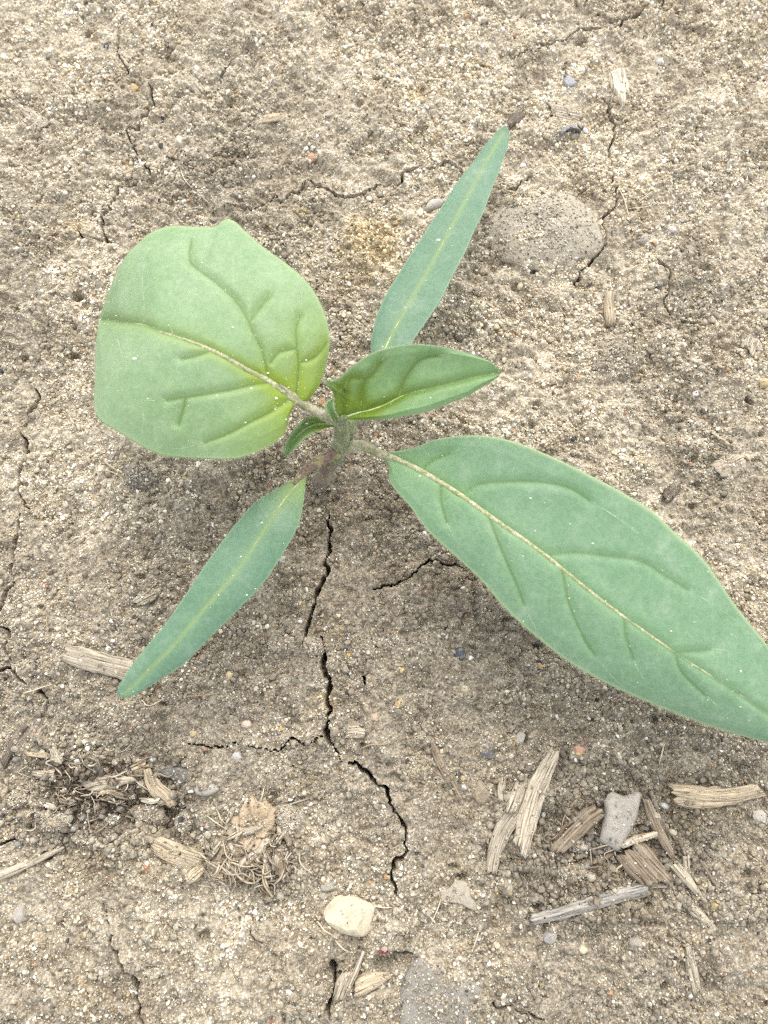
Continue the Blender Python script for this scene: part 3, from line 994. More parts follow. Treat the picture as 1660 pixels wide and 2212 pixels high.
def strip(name, path, width, thick, mat, label, cat='straw', ribs=0, lift=.3, group=None, seed=1, jag=.6, bend=0.0, n=None, grains=10, parent=None, cup=0.0):
    """a flat or half-round piece of dry stem: path and width in view pixels, thickness and lift in mm"""
    rs = np.random.default_rng(seed)
    k = pxm(path[len(path) // 2])
    g = at(np.array(path)[:, 0], np.array(path)[:, 1], .0006)[:, :2]
    L = np.sum(np.linalg.norm(np.diff(g, axis=0), axis=1))
    n = n or int(np.clip(L / .0005, 8, 44))
    c = resample(g, n)
    wd = np.interp(np.linspace(0, 1, n), np.linspace(0, 1, len(width)), width) * k * .5
    t = np.gradient(c, axis=0); t /= np.linalg.norm(t, axis=1)[:, None]
    s = np.stack([-t[:, 1], t[:, 0]], 1)
    nv = 15 if ribs else 11
    V = np.linspace(-1, 1, nv)
    hg = np.stack([hz(c[:, 0] + s[:, 0] * wd * q, c[:, 1] + s[:, 1] * wd * q) for q in (-.8, 0, .8)])
    zb = np.percentile(hg, 65, axis=0)
    u = np.linspace(0, 1, n)
    A = np.stack([u, np.ones(n)], 1)
    fit = np.linalg.lstsq(A, zb, rcond=None)[0]
    zb = A @ fit + .6 * lift * MM + bend * MM * np.sin(np.pi * u)
    edge_n = np.stack([fbm(u * L + seed, u * 0, .0012, 3, seed), fbm(u * L + seed, u * 0 + 3, .0012, 3, seed + 9)])
    sl0, sl1 = rs.normal(0, .35, 2)
    fr0 = np.convolve(rs.normal(0, .55, nv + 2), [.3, .4, .3], 'valid'); fr1 = np.convolve(rs.normal(0, .55, nv + 2), [.3, .4, .3], 'valid')
    P = np.zeros((n, nv, 3)); UV = np.zeros((n, nv, 2))
    for j, v in enumerate(V):
        wv = wd * v * (1 + .16 * (edge_n[0] if v < 0 else edge_n[1]) * abs(v))
        xy = c + s * wv[:, None]
        # ragged ends
        e0 = wd[0] * (sl0 * v + jag * fr0[j])
        e1 = wd[-1] * (sl1 * v + jag * fr1[j])
        f0 = np.clip(1 - u * n / 3, 0, 1); f1 = np.clip(1 - (1 - u) * n / 3, 0, 1)
        xy = xy + t * (e0 * f0 + e1 * f1)[:, None]
        prof = max(0, 1 - abs(v) ** 2.6) ** .6
        top = thick * MM * (.25 + .75 * prof) - cup * MM * (1 - v * v)
        if ribs:
            top = top + .10 * MM * thick * math.cos(v * math.pi * ribs)
        P[:, j, :2] = xy
        P[:, j, 2] = zb + top + .05 * MM * fbm(u * L, u * 0 + v * wd, .0009, 3, seed + 3)
        UV[:, j, 0] = u * L + seed * .013
        UV[:, j, 1] = v * wd + seed * .007
    B = P.copy()
    B[..., 2] -= (thick * MM * .55)
    B[:, :, :2] = c[:, None] + (P[:, :, :2] - c[:, None]) * .9
    v_ = np.concatenate([P.reshape(-1, 3), B.reshape(-1, 3)])
    uv_ = np.concatenate([UV.reshape(-1, 2)] * 2)
    f = grid_faces(n, nv)
    o = n * nv
    f2 = [(a + o, d + o, c_ + o, b + o) for a, b, c_, d in f]
    sidef = []
    for i in range(n - 1):
        a = i * nv; sidef.append((a, a + nv, a + nv + o, a + o))
        b = i * nv + nv - 1; sidef.append((b, b + o, b + nv + o, b + nv))
    for j in range(nv - 1):
        sidef.append((j, j + o, j + 1 + o, j + 1))
        b = (n - 1) * nv + j; sidef.append((b, b + 1, b + 1 + o, b + o))
    org = np.array([c[n // 2, 0], c[n // 2, 1], zb[n // 2]])
    if parent is not None:
        org = np.array(parent.location)
    ob = mk(name, v_, f + f2 + sidef, MS[mat], org, parent, uv=uv_, label=label, cat=cat, group=group)
    if grains:
        TOPS.append((P[1:-1, 1:-1].reshape(-1, 3), int(grains * 3.5 + 3)))
    return ob


def lump_thing(name, outline, h, mat, label, cat, p=2.4, rough=.12, sink=.5, group=None, seed=1, rings=9, lift=0.0, grains=0, tilt=(0, 0), smooth=True, facet=0.0, crumbly=0.0, parent=None, nround=36, cuts=0, cutr=(.58, .82)):
    """a solid with the outline measured in view pixels, h mm high, resting in the soil"""
    m = MS[mat] if isinstance(mat, str) else mat
    o2 = resample(outline, nround, closed=True)
    g = at(o2[:, 0], o2[:, 1], .0004)[:, :2]
    c = g.mean(0)
    R = np.linalg.norm(g - c, axis=1).mean()
    zb = float(np.percentile(hz(g[:, 0], g[:, 1]), 55)) + lift * MM
    verts = []
    for k in range(1, rings + 1):
        q = (k / rings) ** .8
        xy = c + (g - c) * q
        zz = h * MM * (1 - q ** p) ** (1 / 1.6)
        verts.append(np.column_stack([xy, np.full(len(xy), zz)]))
    for q, dz in ((1.0, -.22), (.9, -.6)):
        verts.append(np.column_stack([c + (g - c) * q, np.full(len(g), dz * h * MM - sink * MM * (q < 1))]))
    V = np.concatenate([[[c[0], c[1], h * MM]]] + verts)
    nn = fbm(V[:, 0] + V[:, 2] * 1.3 + seed, V[:, 1] - V[:, 2] * 1.1, R * .8, 4, seed, .6)
    nb = np.abs(fbm(V[:, 0] + seed * 2, V[:, 1] + V[:, 2], R * .35, 3, seed + 5))
    amp = R * (rough * nn + crumbly * (nb - .3))
    d3 = V - np.array([c[0], c[1], -.3 * h * MM]); d3 /= np.linalg.norm(d3, axis=1)[:, None] + 1e-12
    V = V + d3 * amp[:, None]
    rs_ = np.random.default_rng(seed + 1000)
    for _ in range(cuts):
        nm = rs_.normal(0, 1, 3); nm[2] = abs(nm[2]) + .25; nm /= np.linalg.norm(nm)
        q = (V - np.array([c[0], c[1], 0])) / np.array([R, R, max(h * MM, 1e-6)])
        tt = q @ nm - rs_.uniform(*cutr)
        q = q - np.clip(tt, 0, None)[:, None] * nm
        V = q * np.array([R, R, max(h * MM, 1e-6)]) + np.array([c[0], c[1], 0])
    if facet:
        V[:, 2] = np.minimum(V[:, 2], (h * MM) * (1 - facet) + (V[:, 0] - c[0]) * tilt[0] + (V[:, 1] - c[1]) * tilt[1] + .03 * R * nn)
    else:
        V[:, 2] += (V[:, 0] - c[0]) * tilt[0] + (V[:, 1] - c[1]) * tilt[1]
    V[:, 2] += zb
    n = len(g)
    f = [(0, 1 + i, 1 + (i + 1) % n) for i in range(n)]
    tot = rings + 2
    for k in range(tot - 1):
        for i in range(n):
            a = 1 + k * n + i; b = 1 + k * n + (i + 1) % n
            f.append((a, a + n, b + n, b))
    f.append(tuple(1 + (tot - 1) * n + i for i in range(n))[::-1])
    # outward winding
    if np.cross(V[f[0][1]] - V[0], V[f[0][2]] - V[0])[2] < 0:
        f = [q[::-1] for q in f]
    org = np.array([c[0], c[1], zb]) if parent is None else np.array(parent.location)
    ev = np.linalg.svd(g - c)[2]
    ob = mk(name, V, f, m, org, parent, smooth=smooth, label=label, cat=cat, group=group, uv=(V[:, :2] - c) @ ev.T)
    if grains:
        TOPS.append((V[1:1 + (rings - 1) * n], grains))
    return ob


def around(c, rx, ry=None, ang=0, seed=0, n=9, jit=.14):
    rs = np.random.default_rng(seed + 77)
    ry = ry or rx
    out = []
    for i in range(n):
        a = 2 * math.pi * i / n
        k = 1 + rs.uniform(-jit, jit)
        x, y = rx * k * math.cos(a), ry * k * math.sin(a)
        out.append((c[0] + x * math.cos(ang) - y * math.sin(ang), c[1] + x * math.sin(ang) + y * math.cos(ang)))
    return out


def fibre(name, path, r, mat, label, cat='fibre', arch=.8, group=None, parent=None, seed=1, lift=.25):
    """thin round fibre; r in mm"""
    g = at(np.array(path)[:, 0], np.array(path)[:, 1], .0006)[:, :2]
    L = np.sum(np.linalg.norm(np.diff(g, axis=0), axis=1))
    n = int(np.clip(L / .0005, 7, 30))
    c = resample(g, n)
    u = np.linspace(0, 1, n)
    h = hz(c[:, 0], c[:, 1])
    h = np.maximum(np.interp(u, [0, .5, 1], [h[0], np.percentile(h, 70), h[-1]]), h - .1 * MM)
    z = h + lift * MM + arch * MM * np.sin(np.pi * u) ** 1.2
    wob = .12 * MM
    p3 = np.column_stack([c[:, 0] + wob * fbm(u * L, u * 0, .002, 2, seed), c[:, 1] + wob * fbm(u * L, u * 0, .002, 2, seed + 4), z])
    v, f = tube(p3, np.interp(u, [0, .3, .8, 1], [r * .8, r, r * .8, r * .35]) * MM, 6)
    org = p3[n // 2] if parent is None else np.array(parent.location)
    uv = np.column_stack([np.repeat(u * L, 6), np.tile(np.arange(6) * r * MM, n)])
    return mk(name, v, f, MS[mat], org, parent, uv=uv, label=label, cat=cat, group=group)


# ------------------------------------------------------------------ straws and chips
lump_thing('wood_chip', Q2([(975, 318), (1000, 300), (1018, 292), (1038, 300), (1048, 345), (1060, 380), (1056, 398), (1045, 410), (1046, 440), (1036, 458), (1022, 440), (1005, 405), (985, 372)]),
           1.0, 'straw_cream', 'short cream wood chip standing out near the top right', 'wood chip', p=7, rough=.04, seed=3, rings=12, lift=.25, facet=.15, tilt=(.12, .05), nround=60, grains=8)
strip('straw', [(143, 1411), (215, 1432), (330, 1462)], [36, 46, 46], .5, 'straw_grey', 'flat ribbed grey straw under the tip of the lower seed leaf', ribs=4, seed=4, lift=.45, grains=5)
strip('straw', Q4([(1245, 1218), (1400, 1232), (1520, 1222), (1625, 1198)]), [40, 42, 34, 24], 1.1, 'straw_gold', 'golden split straw lying level near the right edge', ribs=2, seed=5, lift=.4, grains=8)
strip('stalk_piece', Q4([(735, 1030), (690, 1120), (645, 1210), (610, 1330), (580, 1455)]), [24, 34, 46, 40, 32], 1.3, 'straw_pale', 'longest weathered stalk with a whitish lower end, right of centre', 'stalk', ribs=2, seed=6, lift=.6, grains=14)
strip('stalk_piece', Q4([(570, 1285), (510, 1375), (478, 1470), (462, 1560)]), [36, 38, 30, 24], 1.0, 'straw_grey', 'forked lower arm of weathered stalk ending in a frayed tan tip', 'stalk', ribs=2, seed=7, lift=.4, grains=10)
strip('stalk_piece', Q4([(590, 1165), (565, 1230), (540, 1290)]), [24, 28, 20], .9, 'straw_grey', 'short grey stalk sliver left of the longest stalk', 'stalk', ribs=2, seed=8, lift=.4, grains=6)
strip('stalk_piece', Q4([(518, 1145), (505, 1195), (500, 1240)]), [14, 18, 12], .6, 'straw_grey', 'smallest grey sliver, leftmost beside the weathered stalks', 'stalk', seed=9, lift=.1, grains=5)
strip('bark_chip', Q4([(740, 1460), (800, 1390), (860, 1330), (925, 1285)]), [26, 38, 40, 30], 1.5, 'straw_brown', 'dark brown ridged bark chip left of the pale grey flake', 'bark chip', ribs=3, seed=10, lift=.6, grains=6)
strip('stalk_stump', Q4([(1050, 1450), (1110, 1520), (1185, 1600)]), [60, 68, 50], 1.6, 'straw_brown', 'deeply grooved brown stalk stump below the pale grey flake', 'stalk', ribs=4, seed=11, lift=.6, grains=8)
strip('straw', Q4([(632, 1760), (780, 1722), (950, 1670), (1130, 1625)]), [20, 24, 26, 22], .9, 'straw_blue', 'long blue grey straw split lengthwise, lower right', ribs=2, seed=12, lift=.4, grains=8)
strip('straw', Q4([(960, 1640), (1040, 1618), (1210, 1612)]), [8, 12, 10], .5, 'straw_grey', 'thin grey straw lying behind the long blue grey straw', seed=13, lift=.3, grains=3)
strip('stick', Q4([(1125, 1235), (1165, 1340), (1205, 1420), (1245, 1480)]), [12, 22, 20, 16], .9, 'straw_brown', 'slim brown stick right of the pale grey flake', 'stick', ribs=2, seed=14, lift=.5, grains=4)
strip('stick', Q4([(1140, 1200), (1190, 1320), (1225, 1400)]), [10, 12, 8], .6, 'straw_dark', 'very thin dark stick beside the slim brown stick', 'stick', seed=15, lift=.5, grains=2)
strip('stick', Q4([(1015, 1440), (1085, 1410), (1170, 1385)]), [12, 16, 10], .8, 'straw_pale', 'short pale stick crossing above the grooved stump', 'stick', seed=16, lift=1.6, grains=6)
strip('stick', Q4([(1250, 1520), (1310, 1590), (1350, 1640), (1385, 1680)]), [20, 22, 14, 8], .8, 'straw_pale', 'pale tapering stick right of the grooved stump', 'stick', ribs=1, seed=17, lift=.4, grains=4)
strip('stick', Q4([(1295, 1475), (1300, 1510), (1305, 1560)]), [12, 14, 10], .6, 'straw_pale', 'tiny upright pale stick touching the pale tapering stick', 'stick', seed=18, lift=.5, grains=1)
strip('stick', Q4([(1265, 1650), (1340, 1720), (1430, 1800)]), [14, 20, 8], .4, 'straw_grey', 'half buried grey stick, lowest of those by the stump', 'stick', seed=19, lift=0, grains=16)
strip('stick', Q4([(1360, 1500), (1400, 1560), (1425, 1610)]), [5, 7, 5], .4, 'straw_brown', 'fine brown twig, rightmost of the small sticks by the stump', 'stick', seed=20, lift=.2, grains=0)
strip('stick', Q4([(905, 1520), (950, 1500), (1005, 1475)]), [10, 14, 9], .6, 'straw_brown', 'short brown splinter between bark chip and grooved stump', 'stick', seed=21, lift=.4, grains=2)
strip('stick', Q4([(205, 980), (240, 1070), (290, 1160), (330, 1240)]), [10, 22, 22, 10], .5, 'straw_brown', 'flat brown fibre strand half sunk left of the weathered stalks', 'stick', seed=22, lift=0, grains=14)
lump_thing('straw', Q2([(956, 1262), (975, 1256), (996, 1264), (994, 1320), (1004, 1398), (985, 1404), (962, 1396), (950, 1330)]),
           .8, 'straw_gold', 'short tan straw under the flat clods, upper right', 'straw', p=6, rough=.04, seed=23, rings=10, lift=.15, nround=50, grains=6)
strip('bark_chip', Q2([(535, 548), (565, 515), (602, 488)]), [14, 22, 16], .7, 'straw_dark', 'dark brown sliver at the tip of the upper seed leaf', 'bark chip', seed=24, lift=.5, grains=1)
lump_thing('straw', Q3([(652, 1425), (690, 1402), (740, 1420), (800, 1442), (872, 1462), (885, 1490), (870, 1530), (850, 1535), (815, 1560), (760, 1535), (700, 1500), (660, 1470)]),
           .9, 'straw_gold', 'broad tan straw chip against the root clump', 'straw', p=6, rough=.05, seed=25, rings=12, lift=.35, facet=.1, tilt=(-.05, .1), nround=60, grains=80)
strip('straw', Q3([(350, 1195), (420, 1175), (500, 1165), (590, 1150)]), [22, 36, 22, 8], .5, 'straw_pale', 'pale pointed husk curling over the crumbly patch', seed=26, lift=.9, grains=8)
strip('straw', Q3([(640, 1110), (665, 1180), (705, 1225), (745, 1275)]), [14, 28, 34, 18], .6, 'straw_gold', 'bent golden straw at the right end of the crumbly patch', seed=27, lift=.9, bend=.4, grains=6)
strip('husk', Q3([(570, 1115), (605, 1100), (635, 1085)]), [20, 34, 20], .6, 'straw_gold', 'small amber husk above the bent golden straw', 'husk', seed=28, lift=.5, grains=1)
strip('twig', Q3([(-20, 1575), (60, 1548), (130, 1520), (200, 1485), (265, 1455)]), [16, 18, 14, 12, 7], .8, 'straw_grey', 'long thin grey twig at the left edge below the crumbly patch', 'twig', seed=29, lift=.3, grains=5)
strip('twig', Q3([(5, 1095), (40, 1030), (75, 960), (110, 920)]), [14, 20, 18, 10], .7, 'straw_dark', 'dark frayed twig at the left edge above the crumbly patch', 'twig', seed=30, lift=.4, grains=3)
strip('straw', Q1([(785, 310), (830, 345), (870, 385)]), [16, 26, 20], .35, 'straw_pale', 'faint pale straw half sunk in the upper left crust', seed=31, lift=.1, grains=14)
strip('straw', Q1([(85, 455), (140, 500), (205, 555)]), [14, 26, 26], .3, 'straw_grey', 'faint grey straw strand near the upper left edge', seed=32, lift=.1, grains=16)
strip('straw', Q1([(1140, 520), (1190, 518), (1235, 515)]), [16, 20, 14], .4, 'straw_gold', 'small tan straw above the broad left leaf', seed=33, lift=.2, grains=2)
strip('bark_chip', Q1([(735, 690), (750, 665), (762, 640)]), [14, 22, 18], .5, 'straw_brown', 'brown chip flake between upper left crack and broad leaf', 'bark chip', seed=34, lift=.3, grains=3)
strip('straw', Q3([(590, 395), (635, 365), (690, 335)]), [22, 30, 8], .35, 'straw_grey', 'pale pointed husk lying left of the lower seed leaf', seed=35, lift=.15, grains=10)
strip('straw', Q4([(1430, 935), (1490, 915), (1550, 890)]), [30, 44, 22], .3, 'straw_pale', 'faint pale flake of straw above the long right leaf', seed=36, lift=.1, grains=20) if False else None
strip('straw', Q2([(1435, 2030), (1490, 2015), (1550, 1985)]), [30, 48, 22], .35, 'straw_pale', 'pale flat straw flake above the long right leaf', seed=36, lift=.15, grains=14)
strip('bark_chip', Q2([(1215, 2160), (1245, 2120), (1285, 2090)]), [18, 28, 18], .7, 'straw_dark', 'dark grey bark piece just above the long right leaf', 'bark chip', seed=37, lift=.3, grains=8)
strip('straw', Q2([(1575, 1530), (1590, 1490), (1600, 1460)]), [40, 46, 30], .3, 'straw_pale', 'pinkish pale straw scrap at the right edge', seed=38, lift=.1, grains=12)
strip('straw', Q2([(720, 480), (790, 490), (860, 500)]), [50, 44, 40], .4, 'straw_grey', 'wide worn straw scrap right of the upper seed leaf tip', seed=39, lift=.1, grains=34)
strip('stalk_piece', ZG([(485, 870), (520, 780), (550, 700)]), [22, 36, 22], .7, 'straw_pale', 'pale split stalk leaning by the dark crack at the bottom', 'stalk', seed=40, ribs=1, lift=.6, grains=5)
strip('stalk_piece', ZG([(540, 800), (590, 690), (632, 575)]), [9, 11, 8], .6, 'straw_pale', 'thin straight stem crossing the pale split stalk', 'stalk', seed=41, lift=1.3, grains=1)
strip('dead_leaf', ZG([(585, 800), (660, 770), (730, 750), (800, 722)]), [26, 40, 26, 8], .35, 'straw_gold', 'crumpled tan leaf scrap at the bottom beside the split stalk', 'leaf scrap', seed=42, lift=.6, grains=10)
strip('husk', Q3([(1495, 955), (1530, 950), (1580, 958)]), [20, 28, 14], .35, 'straw_grey', 'flat grey brown husk right of the centre crack', 'husk', seed=43, lift=.15, grains=5)
strip('bark_chip', Q2([(1530, 610), (1545, 590), (1555, 575)]), [5, 7, 5], .3, 'straw_dark', 'tiny dark splinter in the pale upper right hollow', 'bark chip', seed=44, lift=.1, grains=0)
strip('stick', Q4([(1310, 1870), (1330, 1960), (1360, 2080)]), [14, 22, 18], .5, 'straw_grey', 'grey fibre strip sunk in the lower right hollow', 'stick', seed=45, lift=.1, grains=14)

# thin loose fibres, each on its own
FIB = [
    (Q1([(785, 740), (800, 775), (830, 810)]), .13, 'fibre', 'short cream fibre above the broad left leaf near the crack'),
    (Q1([(870, 850), (905, 870)]), .10, 'fibre', 'tiny cream fibre just right of the upper left crack'),
    (Q1([(38, 670), (36, 720)]), .10, 'fibre', 'tiny upright fibre at the far left edge'),
    (Q3([(100, 785), (160, 765), (215, 745)]), .13, 'fibre', 'short pale fibre by the lower end of the left crack'),
    (Q3([(605, 815), (650, 835), (700, 810)]), .12, 'fibre', 'pale kinked fibre below the tip of the lower seed leaf'),
    (Q3([(800, 800), (860, 795), (930, 785)]), .12, 'fibre_brown', 'thin brown fibre below the lower seed leaf'),
    (Q3([(1150, 1185), (1135, 1230), (1115, 1265)]), .10, 'fibre', 'thin fibre rising above the root clump'),
    (Q3([(900, 1310), (940, 1335), (985, 1370)]), .11, 'fibre', 'pale fibre slanting into the root clump from the left'),
    (Q3([(940, 1285), (965, 1320), (990, 1350)]), .10, 'fibre', 'second fibre slanting into the root clump, nearer its top'),
    (Q3([(1200, 1275), (1280, 1250), (1350, 1230)]), .16, 'straw_grey', 'grey fibre strand right of the root clump'),
    (Q3([(200, 430), (205, 490), (208, 545)]), .12, 'fibre_brown', 'dark upright fibre left of the ribbed grey straw'),
    (Q3([(325, 535), (345, 550), (362, 556)]), .12, 'fibre', 'short curved fibre just above the ribbed grey straw'),
    (Q1([(445, 1985), (475, 2010), (500, 2030)]), .13, 'fibre', 'paired pale fibre below the broad left leaf'),
    (Q1([(450, 2030), (480, 2035), (505, 2045)]), .11, 'fibre', 'lower of the two pale fibres below the broad left leaf'),
    (ZG([(700, 312), (740, 318), (795, 324)]), .13, 'fibre', 'short pale fibre touching the cream stone on its right'),
    (ZG([(365, 405), (400, 440), (450, 480)]), .12, 'fibre', 'pale fibre passing under the cream stone at lower left'),
    (ZG([(470, 510), (520, 560), (570, 600)]), .12, 'fibre', 'pale fibre running down from below the cream stone'),
    (Q4([(420, 1770), (400, 1840), (380, 1900)]), .12, 'fibre', 'pale upright fibre above the grey rock at the bottom'),
    (ZG([(1085, 270), (1060, 350), (1020, 440)]), .10, 'fibre', 'fine hooked fibre left of the grey stone flake'),
    (Q4([(845, 1215), (810, 1260), (775, 1310), (765, 1370)]), .14, 'fibre_brown', 'branching brown rootlet above the dark bark chip'),
    (Q4([(775, 1305), (800, 1330), (808, 1350)]), .10, 'fibre', 'short side branch of the brown rootlet above the bark chip'),
    (Q4([(1210, 1000), (1195, 1050), (1185, 1090)]), .13, 'fibre', 'pale upright fibre right of the pink pebble'),
    (Q4([(1480, 1860), (1520, 1858), (1570, 1845)]), .12, 'fibre_brown', 'brown fibre in the lower right hollow'),
    (Q2([(1100, 880), (1130, 855), (1160, 830)]), .11, 'fibre', 'short cream fibre right of the upper right crack'),
    (Q2([(1015, 830), (1035, 880), (1055, 960)]), .13, 'fibre', 'thin grey fibre beside the upper right crack'),
    (Q2([(1060, 905), (1110, 908), (1140, 900)]), .10, 'fibre', 'fine level fibre right of the upper right crack'),
    (Q2([(1420, 1870), (1450, 1895), (1475, 1905)]), .14, 'fibre', 'pale bent fibre in the dark hollow above the right leaf'),
    (Q3([(1560, 1020), (1610, 1005), (1680, 1000)]), .13, 'fibre_brown', 'brown fibre just right of the centre crack'),
]
for i, (p, r, m, lb) in enumerate(FIB):
    fibre('fibre', p, r, m, lb, seed=i + 60, arch=.35)

# ------------------------------------------------------------------ stones, clods, pebbles
lump_thing('stone', ZG([(440, 290), (480, 255), (540, 243), (610, 262), (665, 295), (700, 320), (697, 400), (685, 445), (640, 492), (560, 490), (480, 470), (425, 420), (395, 370), (402, 340)]),
           2.1, 'yellowstone', 'angular cream stone at the bottom centre, palest and largest pebble', 'stone', p=5, rough=.05, seed=2, rings=14, facet=.12, tilt=(.10, .10), nround=70, grains=16, cuts=6, cutr=(.80, .98), smooth=False)
lump_thing('stone', Q2([(440, 1010), (470, 930), (560, 880), (660, 850), (760, 845), (840, 870), (890, 920), (940, 1000), (940, 1070), (900, 1120), (800, 1150), (680, 1175), (560, 1155), (480, 1110)]),
           1.5, 'greystone', 'large flat dusty stone half buried right of upper seed leaf', 'stone', p=3.0, rough=.09, crumbly=.10, seed=5, rings=24, nround=90, grains=1500, sink=1.0)
lump_thing('rock', ZG([(870, 720), (915, 640), (960, 612), (1010, 640), (1080, 655), (1140, 700), (1200, 715), (1320, 780), (1340, 900), (1350, 1040), (1200, 1080), (1000, 1080), (860, 1060), (840, 900), (860, 790)]),
           1.5, 'clod_grey', 'grey lumpy rock cut off by the bottom edge', 'rock', p=3.0, rough=.10, seed=8, rings=20, nround=70, grains=1100, sink=1.0, crumbly=.05)
lump_thing('stone_flake', ZG([(1035, 240), (1090, 220), (1130, 210), (1180, 165), (1240, 180), (1270, 240), (1300, 340), (1250, 330), (1190, 300), (1120, 290), (1060, 270)]),
           .6, 'greystone', 'thin grey stone flake above the grey rock at the bottom', 'stone', p=6, rough=.05, seed=9, rings=10, nround=48, facet=.2, tilt=(.1, .1), grains=26)
lump_thing('bark_flake', Q4([(975, 1205), (1030, 1222), (1085, 1205), (1110, 1215), (1100, 1280), (1075, 1360), (1040, 1420), (1010, 1465), (975, 1445), (930, 1415), (930, 1380), (945, 1300), (945, 1240)]),
           1.5, 'flake', 'smooth pale grey flake standing among brown stalk pieces', 'flake', p=4, rough=.04, seed=10, rings=12, lift=.8, tilt=(-.25, .1), nround=52, grains=70)
lump_thing('slate_chip', Q3([(690, 1120), (740, 1105), (800, 1102), (850, 1125), (840, 1160), (790, 1172), (730, 1150)]),
           .8, 'slate', 'dark blue grey slate chip at the right of crumbly patch', 'stone', p=4, rough=.08, seed=11, rings=9, nround=40, facet=.15, tilt=(.1, 0), grains=22)
lump_thing('soil_plate', Q3([(840, 1170), (880, 1150), (940, 1180), (950, 1200), (900, 1225), (850, 1215)]), .6, 'flake', 'flat whitish soil plate right of the dark slate chip', 'soil plate', p=4, rough=.08, seed=12, grains=18)
lump_thing('pebble', Q2([(178, 890), (200, 858), (235, 852), (262, 862), (245, 890), (205, 905), (180, 905)]), 1.0, pebble_mat((.44, .41, .36)), 'long grey pebble touching the upper seed leaf', 'pebble', rough=.05, seed=13)
lump_thing('pebble', Q2([(780, 325), (800, 315), (825, 335), (832, 355), (800, 365), (780, 345)]), .6, pebble_mat((.36, .36, .37), True), 'glassy grey pebble left of the cream wood chip', 'pebble', rough=.08, seed=14, facet=.2, tilt=(.1, .2))
lump_thing('shell_piece', ZE([(495, 750), (520, 725), (560, 712), (600, 722), (622, 748), (600, 735), (560, 735), (520, 752), (505, 775)]), .8, pebble_mat((.20, .19, .185), True), 'curved dark shell like sliver right of the upper seed leaf tip', 'shell', p=3, rough=.03, seed=15, lift=.3, rings=6)

